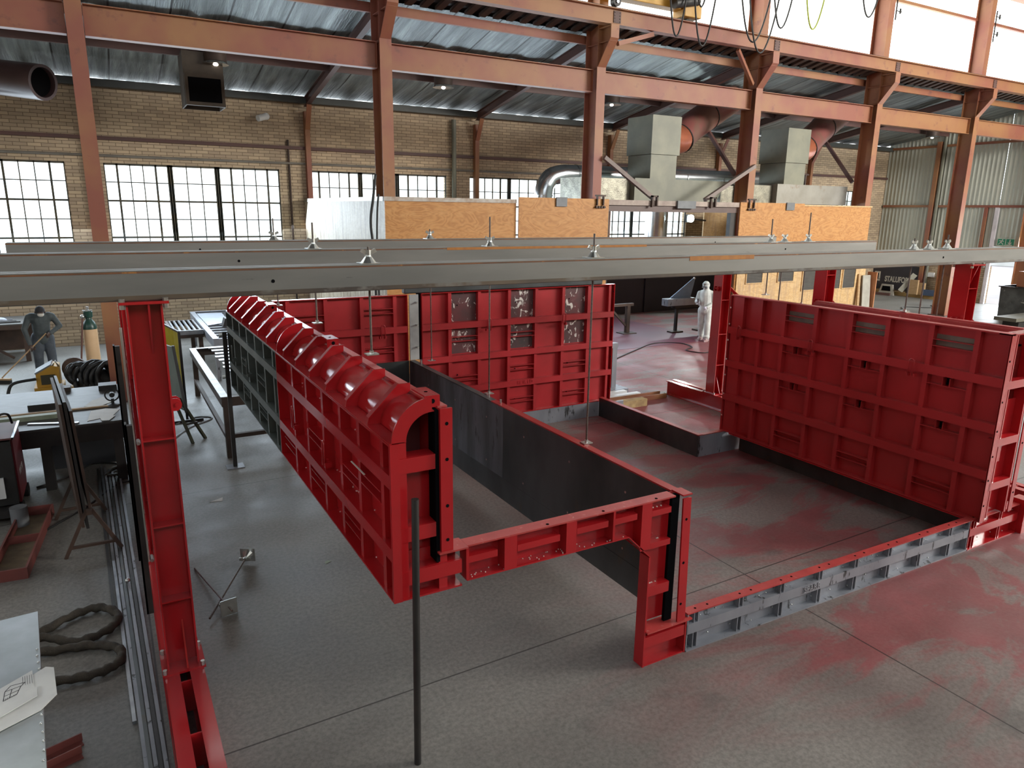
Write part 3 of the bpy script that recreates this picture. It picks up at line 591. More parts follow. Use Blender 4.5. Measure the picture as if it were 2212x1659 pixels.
# ================================================================ the portal rig: two red frames and three twin-channel beams
def rig_frame(X, y0, y1, ys, lab, gus):
    t = thing('portal_frame', lab, 'frame', (X, (y0+y1)/2, 0)); h = .28
    b = B()
    for s in (-1, 1):
        xx = X+s*.085; b.box(xx-.05, xx+.05, y0, y1, h-.014, h).box(xx-.006+s*.0, xx+.006, y0, y1, .014, h-.014).box(xx-.06, xx+.06, y0, y1, 0, .014)
    b.done('base_rail', RED, t)
    y = y0+.02
    while y < y1: B().box(X-.08, X+.08, y, y+.012, .02, h-.004).done('cross_plate', RED, t); y += .62
    for k, y in enumerate(ys):
        c = B().ibeam((X, y, h+.015), (X, y, 3.06), .22, .22, .012, .012, up=(1, 0, 0)).done('post', RED, t)
        B().box(X-.15, X+.15, y-.16, y+.16, h, h+.016).done('foot_plate', RED, c)
        B().box(X-.15, X+.15, y-.14, y+.14, 3.06, 3.078).done('cap_plate', RED, c)
        for s in (-1, 1):
            B().prism([(y+s*.008, h+.016), (y+s*.135, h+.016), (y+s*.008, h+.36)], 'x', X+.02, X+.032).done('gusset', RED, c)
            B().prism([(y+s*.008, 3.06), (y+s*.125, 3.06), (y+s*.008, 2.70)], 'x', X+.02, X+.032).done('gusset', RED, c)
            for z in (.85, 1.45, 2.1, 2.75)[:gus]: B().box(X-.10, X+.10, y+(.006 if s > 0 else -.105), y+(.105 if s > 0 else -.006), z, z+.01).done('stiffener', RED, c)
        for sx in (-1, 1):
            for sy in (-1, 1):
                B().cyl((X+sx*.13, y+sy*.12, 3.03), (X+sx*.13, y+sy*.12, 3.10), .018, n=6).done('bolt', ZINC, c); B().cyl((X+sx*.13, y+sy*.14, h+.016), (X+sx*.13, y+sy*.14, h+.05), .016, n=6).done('bolt', ZINC, c)
        # clevis ears for the diagonal tie on each side
        zc = 2.33 if X < 5 else 2.32
        for s in ((1,) if X < 5 else (-1, 1)):
            e = B()
            for dy in (-.045, .03):
                xo = X+s*.11
                prof = [(xo, zc-.045), (xo+s*.035, zc-.045), (xo+s*.058, zc-.025), (xo+s*.064, zc), (xo+s*.058, zc+.025), (xo+s*.035, zc+.045), (xo, zc+.045)]
                e.prism(prof, 'y', y+dy, y+dy+.014)
            e.cyl((X+s*.142, y-.055, zc), (X+s*.142, y+.055, zc), .016, n=10).done('clevis', RED, c)
        if X > 5:
            B().bar((X+.16, y-.05, zc), (X+.42, y-.42, zc-.42), .07, .05).done('tie_arm', RED, c)
    return t
rig_l = rig_frame(.205, 3.3, 11.3, (5.45, 7.6, 9.75), 'red steel portal frame in the left foreground with long base on the floor', 3)
rig_r = rig_frame(10.1, 3.7, 11.0, (5.4, 7.58, 9.78), 'red steel portal frame at right, its posts behind the big red panel', 4)
# dark clamp channels strapped to the left frame
for k, (x0, x1, y, z0, z1, l) in enumerate(((.02, .075, 7.42, .29, 2.44, 'tall dark steel channel strapped beside the left red frame, farther one'), (.035, .09, 6.35, .28, 1.97, 'dark steel channel strapped beside the left red frame, nearer and lower one'))):
    t = thing('strapped_channel', l, 'channel', (x0, y, z0))
    B().box(x0-.03, x1-.03, y-.05, y+.0, z0, z1).box(x0-.03, x0-.015, y-.05, y+.09, z0, z1).done('channel', BLACKST, t)
    B().cyl((x1-.0, y-.08, z0+.5), (x1-.0, y+.02, z0+.5), .015, n=6).cyl((x1-.0, y-.08, z1-.15), (x1-.0, y+.02, z1-.15), .015, n=6).done('bolt', ZINC, t)
tag(B().cyl((.075, 7.3, .3), (.07, 7.3, 2.62), .012, n=8).done('edge_highlight_rod', ZINC, smooth=True), 'thin shiny rod standing in for the edge highlight of the left red frame', 'rod')  # rod shape stands in for the bright highlight on the flange edge

GRIME = M('grimy_beam_edge', (.045, .034, .026), (.12, .085, .05), 2.5, .6, stretch=(.6, 1, 1), c3=(.16, .15, .13), s3=3, lo3=.55, hi3=.65)
def twin_beam(y, x0, x1, lab, holes):
    t = thing('twin_channel_beam', lab, 'beam', ((x0+x1)/2, y, 3.08))
    for k, (a, c) in enumerate(((y-.1, y-.015), (y+.015, y+.1))):
        o = B(); s = 1 if k == 0 else -1; w = a if k == 0 else c          # web on the outside, toes inward
        o.extr([(-.0, -.1), (.085, -.1), (.085, -.086), (.012, -.086), (.012, .086), (.085, .086), (.085, .1), (.0, .1)], (x0, w, 3.18), (x1, w, 3.18)) if k else o.extr([(0, -.1), (-.085, -.1), (-.085, -.086), (-.012, -.086), (-.012, .086), (-.085, .086), (-.085, .1), (0, .1)], (x0, w, 3.18), (x1, w, 3.18))
        o = o.done('channel', BEAM, t, bevel=.006)
        if k == 0:
            r = B().box(x0, x1, w-.0015, w-.0003, 3.0865, 3.116).done('grime_band', GRIME, o); B().box(x0, x1, w-.0015, w-.0003, 3.262, 3.2735).done('rust_line', RUST, o)
            h = B()
            for hx in holes: h.cyl((hx, w-.0025, 3.18), (hx, w-.0005, 3.18), .013, n=14)
            h.done('bolt_hole', DARKHOLE, o)
    s = B()
    for xx in (x0+.03, (x0+x1)/2, x1-.05): s.box(xx, xx+.012, y-.085, y+.085, 3.10, 3.26)
    s.done('spacer', BEAM, t)
    return t
RUSTP = M('rust_patch', (.42, .17, .03), (.34, .13, .03), 14, .7)
tb1 = twin_beam(5.45, -3.2, 11.45, 'grey twin-channel beam nearest the camera, across the whole picture', (1.05, 9.4))
tb2 = twin_beam(7.6, -3.2, 11.2, 'grey twin-channel beam, the middle one of three', (1.16, 9.0))
tb3 = twin_beam(9.75, -.92, 11.3, 'grey twin-channel beam, the farthest of three, its left end in view', (1.05, 9.7))
B().box(5.05, 5.95, 5.347, 5.3495, 3.235, 3.278).done('rust_patch', RUSTP, tb1)
B().box(3.4, 6.3, 7.497, 7.4995, 3.25, 3.279).done('rust_patch', RUSTP, tb2)

# threaded tie rods with wing nuts and cone plates on top of the beams
def tie_rod(x, y, ztop, zbot, lab, wing=True):
    t = thing('tie_rod', lab, 'rod', (x, y, 3.28), group=None)
    r = B().cyl((x, y, zbot), (x, y, ztop), .0095, n=8).done('rod', M_ROD, t, smooth=True)
    B().box(x-.075, x+.075, y-.075, y+.075, 3.281, 3.288).lathe([(.062, 3.288), (.026, 3.335), (.024, 3.345)], (x, y, 0), 12).done('cone_plate', ZINC, t)
    n = B().lathe([(.022, 3.345), (.022, 3.385)], (x, y, 0), 8)
    if wing:
        for s in (-1, 1): n.bar((x+s*.018, y, 3.362), (x+s*.06, y, 3.385), .016, .03)
    n.done('wing_nut', ZINC, t)
    if zbot > 1: B().box(x-.05, x+.05, y-.04, y+.04, zbot-.004, zbot+.006).lathe([(.018, zbot+.006), (.018, zbot+.03)], (x, y, 0), 6).done('end_washer', ZINC, t)
    return t
M_ROD = M('threaded_rod', (.16, .13, .11), (.10, .085, .075), 40, .5, .5)
for x, y, zt, zb, l in ((1.80, 5.45, 3.41, 2.56, 'threaded rod through the near beam above the arched wall, cone plate on top'),
                        (3.955, 5.45, 3.50, 1.482, 'threaded rod through the near beam, reaching down to the red rim of the dark wall'),
                        (8.9, 5.45, 3.42, 2.50, 'threaded rod on the near beam at right, leftmost of the cluster of three'),
                        (9.22, 5.45, 3.45, 2.30, 'threaded rod on the near beam at right, middle of the cluster of three'),
                        (9.62, 5.45, 3.46, 2.35, 'threaded rod on the near beam at right, nearest the brown column'),
                        (1.92, 7.6, 3.55, 2.50, 'threaded rod on the middle beam in front of the weathered plywood side'),
                        (4.0, 7.6, 3.62, 1.482, 'tall threaded rod on the middle beam in front of the orange plywood'),
                        (8.78, 7.6, 3.62, 2.49, 'threaded rod on the middle beam at right, tall and leftmost of three'),
                        (9.08, 7.6, 3.39, 2.3, 'short threaded rod on the middle beam at right, in the middle of three'),
                        (9.62, 7.6, 3.72, 2.3, 'tallest threaded rod on the middle beam at right, before the plywood door'),
                        (1.96, 9.75, 3.56, 2.43, 'threaded rod on the far beam in front of the bright window'),
                        (4.15, 9.75, 3.42, 1.482, 'threaded rod on the far beam left of the tall one, before orange plywood')):
    tie_rod(x, y, zt, zb, l)

# ================================================================ the red casting mould
D = .10
def panel(name, label, origin, rotz, Lg, H, ribs, rails, brk, handles, mat, skin_mat=None, edge=None, wide=(), railh=.10):
    """ribbed shutter panel in local axes: x along, z up, outside at y = 0, skin at y = D"""
    t = thing(name, label, 'mould panel', origin, rotz)
    B().box(0, Lg, D, D+.012, 0, H).done('skin', skin_mat or mat, t, local=True)
    f = B(); e = .055
    f.box(0, Lg, 0, D, 0, .012).box(0, Lg, 0, D, H-.012, H)
    f.box(0, .012, 0, D, .012, H-.012).box(Lg-.012, Lg, 0, D, .012, H-.012)
    f.done('edge_flange', edge or mat, t, local=True)
    for v in rails:
        b = B().box(.012, Lg-.012, 0, .008, v, v+railh).box(.012, Lg-.012, .008, D, v+railh-.008, v+railh).box(.012, Lg-.012, .008, D, v, v+.008)
        b.done('rail', mat, t, local=True)
    lv = [0.012]+[x for v in rails for x in (v, v+railh)]+[H-.012]
    for u in ribs:
        b = B()
        for k in range(0, len(lv), 2):
            b.box(u-.028, u+.028, .022, .030, lv[k], lv[k+1]).box(u+.020, u+.028, .030, D, lv[k], lv[k+1]).box(u-.028, u-.020, .030, D, lv[k], lv[k+1])
        b.done('rib', mat, t, local=True)
    for u, w, v0, v1 in wide: B().box(u, u+w, .03, D, v0, v1).done('wide_stiffener', mat, t, local=True)
    for kind, u0, u1, v in brk:
        b = B()
        if kind == 'pair': b.box(u0, u1, .02, D, v, v+.008).box(u0, u1, .02, D, v+.075, v+.083)
        else:
            b.box(u0, u1, .02, D, v, v+.008); m = (u0+u1)/2
            b.box(m-.045, m-.037, .02, D, v+.008, v+.10).box(m+.037, m+.045, .02, D, v+.008, v+.10)
        b = b.done('slot_bracket', mat, t, local=True)
        if kind == 'pair2' or kind == 'slot': B().box((u0+u1)/2-.035, (u0+u1)/2+.035, D-.004, D-.001, v+.01, v+.095).done('slot', DARKHOLE, b, local=True)
    for u, v in handles:
        h = B().tube([(u-.03, -.045, v), (u-.03, -.045, v+.17)]+[(u-.03*math.cos(a*PI/8), -.045, v+.17+.03*math.sin(a*PI/8)) for a in range(1, 8)]+[(u+.03, -.045, v+.17), (u+.03, -.045, v)], .0085, 6).done('lifting_handle', mat, t, local=True, smooth='all')
        B().box(u-.055, u-.022, -.05, 0, v-.01, v+.03).box(u+.022, u+.055, -.05, 0, v-.01, v+.03).done('lug', mat, h, local=True)
    return t
def holes(t, pts, r=.012):
    """bolt holes: dark discs at pts ((x,y,z), axis) in world space"""
    b = B()
    for p, a in pts:
        p = Vector(p); a = Vector(a)*.0015; b.cyl(p-a*.2, p+a, r, n=10)
    return b.done('bolt_hole', DARKHOLE, t)

# --- right panel
rp = panel('mould_side_panel', 'big red ribbed mould panel standing at right on the base frame', (8.25, 7.80, .35), -PI/2, 3.95, 2.14,
           [7.80-y for y in (7.22, 6.80, 6.28, 5.755, 5.25, 4.71, 4.20)], [.505, 1.04, 1.555],
           [('pair', 7.8-y0, 7.8-y1, v) for y0, y1 in ((6.79, 6.31), (5.74, 5.27), (4.70, 4.22)) for v in (1.885, .2)] +
           [('slot', 7.8-y0, 7.8-y1, v) for y0, y1 in ((6.79, 6.31), (5.74, 5.27), (4.70, 4.22)) for v in (1.44, .925)],
           [(7.8-y, 1.50) for y in (7.54, 6.27, 4.85)], M('red_paint_shaded_side', (.42, .024, .027), (.36, .021, .023), 1.5, .34, coat=.25), wide=[(.03, .22, z0, z1) for z0, z1 in ((.012, .505), (.605, 1.04), (1.14, 1.555), (1.655, 2.12))])
for y0, y1 in ((6.79, 6.31), (5.74, 5.27), (4.70, 4.22)):
    B().box(8.345, 8.349, y1, y0, 2.24, 2.37).done('dusty_plate', M('dust_'+str(y0), (.20, .16, .13), (.15, .11, .09), 5, .8), rp)
e = B(); e.box(8.25, 8.31, 3.845, 3.857, .36, 2.49); e.done('end_flange', RED, rp)
B().box(8.40, 8.42, 3.86, 3.98, .37, 2.48).done('end_web', RED, rp)
B().box(8.42, 8.78, 3.95, 3.965, .37, 1.72).done('end_web', RED, rp)
B().box(8.42, 8.62, 3.93, 3.95, 1.0, 1.28).done('end_web', RED, rp)
B().box(8.78, 8.82, 3.86, 3.98, .37, 2.48).done('end_web', RED, rp)
B().box(8.84, 8.92, 3.845, 3.857, .37, 2.49).done('end_flange', RED, rp)
for z in (.71, 1.23, 1.88): B().box(8.31, 8.78, 3.85, 3.86, z, z+.09).box(8.31, 8.78, 3.86, 3.94, z+.08, z+.09).done('end_rail', RED, rp)
B().box(8.25, 8.92, 3.845, 3.98, 2.478, 2.49).done('end_cap', RED, rp)
B().box(8.84, 8.92, 3.98, 6.75, 2.47, 2.49).box(8.80, 8.84, 3.98, 6.75, .4, 2.47).done('back_wall', REDTOP, rp)
B().box(8.36, 8.80, 4.0, 6.75, 2.30, 2.32).done('cavity_shade_sheet', DARKHOLE, rp)  # black sheet paints the shade down in the open gap
B().box(8.25, 8.36, 3.86, 7.79, 2.490, 2.494).done('dusty_top', REDTOP, rp)
B().box(8.43, 8.50, 7.70, 7.85, .3, 2.42).done('edge_batten', TIMBER, rp); B().box(8.37, 8.43, 7.70, 7.85, .3, 2.45).done('edge_batten', BLACKST, rp)
holes(rp, [((8.28, 3.844, z), (0, -1, 0)) for z in (.55, .85, 1.13, 1.42, 1.75, 2.2)]+[((8.88, 3.844, z), (0, -1, 0)) for z in (.6, 1.2, 1.8)])
WP = M('pale_weld_mark', (.7, .6, .55), None, 5, .4)
w = B()
for z in (.6, .95, 1.25, 1.5, 1.8, 2.05, 2.3): w.cyl((8.2495, 7.78, z), (8.249, 7.78, z), .014, n=8)
w.done('edge_stud', WP, rp)

# --- back panels
bpr = panel('mould_end_panel', 'red ribbed mould panel at the back, with ground white scrape marks', (4.23, 10.3, .275), 0, 3.75, 2.155,
            [x-4.23 for x in (4.72, 5.25, 5.81, 6.34, 6.89, 7.43)], [.485, 1.02, 1.56],
            [('pair', 4.75-4.23, 5.22-4.23, v) for v in (.68, )]+[('pair', 5.84-4.23, 6.31-4.23, v) for v in (.19, .76, 1.34)]+[('pair', 6.92-4.23, 7.40-4.23, v) for v in (.20, .73)]+[('pair', 4.75-4.23, 5.22-4.23, 1.34)],
            [(5.40-4.23, 1.50), (6.87-4.23, 1.50)], REDD, wide=[(3.64, .05, z0, z1) for z0, z1 in ((.012, .485), (.585, 1.02), (1.12, 1.56), (1.66, 2.14))], edge=RED)
for x0 in (4.75, 5.84, 6.92):
    for z0, z1 in ((1.94, 2.41), (1.41, 1.83)): B().box(x0, x0+.47, 10.395, 10.3995, z0, z1).done('bare_patch', PATCH, bpr)
lettering('ROR LD', .09, T(6.12, 10.298, .815) @ FACE_NY, REDD, bpr, .004)
holes(bpr, [((x, 10.394, z), (0, -1, 0)) for x in (4.88, 5.97, 7.05) for z in (2.2, 1.65, 1.05, .52)]+[((7.945, 10.299, z), (0, -1, 0)) for z in (.5, 1.1, 1.65, 2.3)])
bpl = panel('mould_end_panel', 'smaller red mould panel at the back left, hung high beside the grey filler plate', (2.0, 10.3, 1.38), 0, 2.0, 1.04,
            [x-2.0 for x in (2.20, 2.74, 3.28, 3.80)], [.455], [('pair', 3.31-2, 3.77-2, .76), ('pair', 3.31-2, 3.77-2, .16), ('pair', 2.23-2, 2.71-2, .72)], [(2.55-2, .40), (3.58-2, .40)], REDD, edge=RED)
t = thing('filler_plate', 'grey steel filler plate between the two back mould panels', 'plate', (4.1, 10.3, 1.38))
B().box(4.02, 4.17, 10.28, 10.30, 1.40, 2.42).done('plate', M('scuffed_grey_plate', (.42, .43, .42), (.30, .31, .31), 4, .5, .3, c3=(.06, .05, .05), s3=7, lo3=.66, hi3=.7), t)
B().box(4.17, 4.225, 10.35, 10.38, 1.38, 2.43).done('dark_gap', DARKHOLE, t)
bt = B()
for z in (1.6, 1.95, 2.3): bt.cyl((4.13, 10.28, z), (4.13, 10.22, z), .015, n=6)
bt.done('bolt', ZINC, t)
t = thing('top_channel', 'dark steel channel lying along the top of the back right mould panel', 'channel', (6, 10.33, 2.43))
B().box(3.95, 7.7, 10.3, 10.42, 2.432, 2.53).done('channel', STEEL, t, bevel=.015)
t = thing('base_strip', 'blue-grey steel base strip under the back mould panel', 'plate', (6, 10.3, 0))
B().box(4.0, 7.75, 10.30, 10.33, 0, .272).done('strip', STEELB, t); B().box(7.78, 8.35, 10.36, 10.4, 0, .20).done('end_piece', STEELB, t)

# --- low dark kerb box round the pit
t = thing('kerb_panel', 'long low dark steel kerb with a red top edge, in the middle of the floor', 'mould panel', (7.75, 9, 0))
B().box(7.72, 7.735, 7.72, 10.29, 0, .345).done('skin', STEEL, t); B().box(7.715, 7.80, 7.71, 10.29, .345, .357).done('top_flange', REDTOP, t)
B().box(7.735, 7.80, 7.74, 7.76, 0, .345).box(7.735, 7.80, 8.9, 8.92, 0, .345).done('rib', RED, t)
t = thing('kerb_panel', 'short blue-grey steel kerb meeting the long dark kerb at its near corner', 'mould panel', (8.2, 7.72, 0))
B().box(7.737, 8.85, 7.705, 7.72, 0, .345).done('skin', STEELB, t); B().box(7.802, 8.85, 7.70, 7.78, .345, .357).done('top_flange', REDTOP, t)

# --- front base beam (dark) and its red corner
def base_beam(name, lab, Lg, mat, edge, nst, loc, rotz, rail=None):
    t = thing(name, lab, 'mould panel', loc, rotz)
    B().box(0, Lg, .07, .082, 0, .35).done('skin', mat, t, local=True)
    B().box(0, Lg, 0, .09, .352, .364).done('top_flange', edge, t, local=True)
    B().box(0, Lg, -.01, .07, 0, .012).done('bottom_flange', mat, t, local=True)
    B().box(0, Lg, .0, .01, .16, .255).box(0, Lg, .01, .07, .247, .255).box(0, Lg, .01, .07, .16, .168).done('rail', rail or mat, t, local=True)
    for k in range(nst):
        u = .08+.53*k
        if u+.06 > Lg: break
        B().box(u+.045, u+.055, .006, .07, .255, .352).box(u, u+.008, .006, .07, .255, .352).done('rib', mat, t, local=True)
        B().box(u+.045, u+.055, .006, .07, .012, .16).box(u, u+.008, .006, .07, .012, .16).done('rib', mat, t, local=True)
        B().box(u+.008, u+.045, .064, .069, .27, .345).box(u+.008, u+.045, .064, .069, .02, .155).done('slot', DARKHOLE, t, local=True)
    for u in (0, Lg-.012): B().box(u, u+.012, 0, .07, .012, .352).done('end_plate', mat, t, local=True)
    h = B(); u = .12
    while u < Lg:
        h.cyl((u, .045, .3635), (u, .045, .3655), .011, n=8).cyl((u+.14, .045, .3635), (u+.14, .045, .3655), .011, n=8); u += .53
    h.done('bolt_hole', DARKHOLE, t, local=True)
    w = B(); r = random.Random(3); u = .1
    while u < Lg-.05: w.ball((u, .055, .30+r.uniform(-.03, .03)), .008, 6, 4).ball((u+.2, .055, .07+r.uniform(-.04, .04)), .008, 6, 4).ball((u+.1, .06, .27), .006, 6, 4); u += .27
    w.done('weld_tack', ZINC, t, local=True, smooth='all')
    return t
fb = base_beam('base_beam', 'dark unpainted steel base beam along the front, between red corners', 4.17, STEELB, REDTOP, 8, (4.03, 3.985, 0), -.018)
lettering('SPARR', .085, T(5.6, 3.948, .208) @ FACE_NY, M('weld_bead_lettering', (.36, .37, .40), None, 5, .4, .3), fb, .003)
fc = base_beam('base_corner', 'red base corner piece under the near end of the big right panel', 1.03, RED, REDTOP, 2, (8.205, 3.905, 0), -.005)
B().box(9.24, 9.40, 3.84, 4.0, 0, .42).done('corner_post', RED, fc)
B().box(8.25, 9.24, 3.995, 7.6, .33, .345).done('sill_plate', RED, fc)
B().box(8.56, 8.64, 3.995, 7.65, 0, .33).done('blocking_sill', STEEL, fc)  # added sill, blocks light under the panel to keep the floor dark

# --- dark inner wall with red rim
t = iw = thing('inner_wall', 'long dark steel inner mould wall with a red top rim, in the centre', 'mould panel', (3.9, 7, .33))
B().box(3.862, 3.874, 4.11, 6.98, .33, 1.462).done('skin_plate', STEEL, t)
B().box(3.862, 3.874, 6.985, 9.92, .33, 1.462).done('skin_plate', M('bluish_water_marked_plate', (.17, .195, .22), (.075, .088, .098), 1.6, .36, .4, stretch=(1, 2.5, .5), c3=(.02, .02, .02), s3=5, lo3=.6, hi3=.68), t)
B().box(3.858, 3.862, 4.12, 9.9, .33, .60).done('lower_strip', STEEL, t)
B().box(3.866, 3.95, 4.11, 7.30, 1.462, 1.476).done('rim', RED, t)
B().box(3.866, 3.95, 7.302, 9.92, 1.462, 1.476).done('rim', STEEL, t)
B().box(3.938, 3.95, 4.11, 9.92, .33, 1.462).done('outer_plate', RED, t)
B().box(3.35, 3.862, 9.93, 9.95, .33, 1.47).done('return_plate', STEEL, t)
h = B()
for y in (4.7, 5.6, 6.5, 7.4, 8.3, 9.2):
    for z in (1.25, .7): h.cyl((3.8615, y, z), (3.86, y, z), .012, n=8)
h.done('tie_hole', M('tie_hole_glint', (.45, .3, .28), None, 3, .4), t)
h = B(); h.cyl((3.92, 7.15, 1.476), (3.92, 7.15, 1.52), .014, n=6).cyl((3.92, 7.45, 1.476), (3.92, 7.45, 1.52), .014, n=6).cyl((3.92, 9.6, 1.476), (3.92, 9.6, 1.53), .014, n=6)
h.done('rim_bolt', ZINC, t)

# --- arched wall, two lengths
def arched(name, lab, y0, y1, mat, ribsY, brk, handles, ringends, barrelY, plates):
    Lg = y1-y0
    t = panel(name, lab, (1.41, y1, 1.2), -PI/2, Lg, 1.08, [y1-y for y in ribsY], [.285, .785], [(k, y1-a, y1-b, v) for k, a, b, v in brk], [(y1-y, v) for y, v in handles], mat, edge=mat, railh=.09)
    B().box(1.74, 1.80, y0+.012, y1, 1.2, 2.478).done('inner_panel', RED, t)
    B().box(1.738, 1.805, y0, y1, 2.478, 2.49).done('top_bar', REDTOP if mat is not STEELG else RED, t)
    n = 14; R = .185; C = (1.70, 2.283); prof = [(C[0]-R*math.cos(a*PI/2/n), C[1]+R*math.sin(a*PI/2/n)) for a in range(n+1)]+[(1.738, C[1]+R)]
    inn = [(C[0]-(R-.008)*math.cos(a*PI/2/n), C[1]+(R-.008)*math.sin(a*PI/2/n)) for a in range(n+1)]+[(1.738, C[1]+R-.008)]
    B().prism(prof+inn[::-1], 'y', y0, y1).done('barrel', RED, t, smooth=True)
    B().box(1.415, 1.51, y0, y1, 2.2805, 2.2875).done('ledge', RED, t)
    for ye in ringends:
        R2 = .272; out = [(C[0]-R2*math.cos(a*PI/2/n), C[1]+R2*math.sin(a*PI/2/n)) for a in range(n+1)]
        B().prism(out+prof[:n+1][::-1], 'y', ye, ye+.012).done('end_ring', RED, t)
    for yb in barrelY:
        low, top = (1.436, 2.338), (1.640, 2.545)
        pl = [(1.425, 2.29), low, top, (1.735, 2.545), (1.735, 2.49)]+[(C[0]-(R-.002)*math.cos(a*PI/2/n), C[1]+(R-.002)*math.sin(a*PI/2/n)) for a in range(n, -1, -1)]
        b = B().prism(pl, 'y', yb-.005, yb+.005).done('barrel_rib', RED, t)
        B().bar((low[0]-.005, yb, low[1]), (top[0], yb, top[1]), .055, .010, up=(-1, 0, 1)).done('rib_cap', RED, b)
    for yp in plates:
        p = B().box(1.66, 1.76, yp, yp+.22, 2.552, 2.562).box(1.655, 1.76, yp-.008, yp, 2.485, 2.562).done('lifting_plate', RED, t)
        B().cyl((1.71, yp+.1, 2.5625), (1.71, yp+.1, 2.564), .012, n=8).cyl((1.71, yp-.0085, 2.525), (1.71, yp-.010, 2.525), .016, n=10).done('plate_hole', DARKHOLE, p)
    return t
aw = arched('arched_wall', 'red arched-top mould wall in the centre foreground, front length', 4.0, 7.32, RED, (6.72, 6.2, 5.66, 5.16, 4.70, 4.21),
            [('pair', 6.15, 5.70, .14), ('pair', 6.15, 5.70, .52), ('pair', 5.13, 4.74, .52), ('pair', 5.13, 4.74, .12), ('pair', 7.2, 6.76, .14), ('pair', 4.68, 4.25, .60), ('pair', 7.2, 6.76, .55)][:6],
            [(5.42, .50), (6.48, .52)], (4.0,), (4.46, 4.96, 5.5, 6.02, 6.53, 7.03), (4.02, 6.25))
ab = arched('arched_wall', 'arched-top mould wall, far length with unpainted green-grey side under a red top', 7.325, 10.6, STEELG, (10.2, 9.66, 9.14, 8.6, 8.08, 7.6),
            [('pair', 9.62, 9.18, .14), ('pair', 8.56, 8.12, .14), ('pair', 8.56, 8.12, .52), ('pair', 9.62, 9.18, .52)], [(9.95, .5), (8.85, .52)], (7.33, 10.58), (7.84, 8.34, 8.85, 9.38, 9.91, 10.36), (8.85,))
# front face of the arched wall
B().box(1.41, 1.47, 3.985, 3.999, 1.2, 2.283).done('front_post', RED, aw)
B().box(1.74, 1.825, 3.965, 3.985, 1.49, 2.48).done('inner_post', RED, aw)
B().box(1.715, 1.74, 3.99, 4.10, 1.42, 2.47).done('shadow_gap', DARKHOLE, aw)
B().box(1.51, 1.735, 4.12, 4.13, 1.2, 2.06).done('front_web', RED, aw)
B().prism([(1.52, 2.06), (1.735, 2.06), (1.735, 2.455)]+[(1.70-.172*math.cos(a*PI/16), 2.283+.172*math.sin(a*PI/16)) for a in range(8, -1, -1)], 'y', 4.3, 4.31).done('arch_shade_plate', M('shaded_red_inside', (.10, .02, .02), None, 2, .5), aw)  # dark plate paints the shade inside the arch opening
for z0, x1 in ((2.08, 1.715), (1.61, 1.715), (1.30, 1.90)): B().box(1.47, x1, 3.992, 4.005, z0, z0+.10).box(1.47, x1, 4.01, 4.12, z0+.09, z0+.10).done('front_bar', RED, aw)
B().box(1.47, 1.9, 3.99, 4.11, 1.2, 1.212).box(1.47, 1.9, 4.10, 4.11, 1.212, 1.49).done('front_sill', RED, aw)
B().box(1.72, 1.93, 3.95, 4.11, 1.488, 1.50).done('foot_plate', REDTOP, aw)
holes(aw, [((1.785, 3.9645, z), (0, -1, 0)) for z in (1.58, 1.82, 2.14, 2.38)])
w = B(); r = random.Random(5)
for k in range(60): w.ball((1.508, r.uniform(4.05, 7.2), 1.2+r.choice((.02, .02, .38, .39, .88, .89, .30))+r.uniform(0, .012)), .006, 6, 4)
w.done('weld_tack', M('weld_glint', (.8, .6, .6), None, 4, .25), aw, smooth='all')
B().box(1.40, 1.41, 4.5, 4.8, 1.92, 1.925).done('chalk_mark', WP, aw)

# --- portal bulkhead joining arched wall and inner wall
t = pb = thing('mould_bulkhead', 'red front bulkhead bridging from the arched wall to a leg on the floor', 'mould panel', (2.9, 4.0, 0))
B().box(1.94, 3.80, 3.99, 4.10, 1.478, 1.49).done('top_flange', REDTOP, t)
B().box(1.94, 3.57, 4.09, 4.10, 1.235, 1.478).prism([(3.30, 1.235), (3.57, 1.235), (3.57, 1.0)], 'y', 4.09, 4.10).done('skin', RED, t)
B().box(3.57, 3.88, 4.09, 4.10, .36, 1.478).done('leg_skin', RED, t)
B().box(1.94, 3.34, 3.99, 4.09, 1.225, 1.235).done('bottom_flange', RED, t)
B().loft([[(x, y, z), (x, y, z+.012), (x, 4.10, z+.012), (x, 4.10, z)] for x, z, y in ((3.34, 1.225, 3.99), (3.575, .995, 3.99))]).done('chamfer_flange', RED, t)
B().box(3.555, 3.57, 3.985, 4.10, 0, 1.005).done('leg_flange', RED, t)
for x0, x1 in ((2.23, 2.33), (2.75, 2.84)): B().box(x0, x1, 3.99, 4.0, 1.235, 1.478).box(x0, x0+.01, 4.0, 4.09, 1.235, 1.478).done('stud', RED, t)
B().box(3.46, 3.56, 3.99, 4.0, 1.08, 1.478).box(3.46, 3.47, 4.0, 4.09, 1.1, 1.478).done('stud', RED, t)
for x in (1.93, 3.175): B().box(x, x+.02, 3.985, 4.09, 1.235, 1.478).done('joint_plate', RED, t)
for x0, x1, z in ((1.95, 2.18, 1.35), (2.34, 2.70, 1.345), (2.85, 3.14, 1.36), (3.20, 3.42, 1.36), (3.57, 3.77, 1.35), (3.57, 3.78, 1.07), (3.57, 3.80, .64)):
    B().box(x0, x1, 4.0, 4.01, z, z+(.05 if z > .7 else .09)).box(x0, x1, 4.01, 4.09, z+(.042 if z > .7 else .082), z+(.05 if z > .7 else .09)).done('cross_bar', RED, t)
B().box(3.80, 3.88, 4.03, 4.06, .34, 1.478).done('shadow_gap', DARKHOLE, t)
B().loft([[(x, 3.97, z), (x+w_, 3.97, z), (x+w_, 3.985, z), (x, 3.985, z)] for x, w_, z in ((3.895, .088, .335), (3.868, .084, 1.455))]).done('leg_post', RED, t)
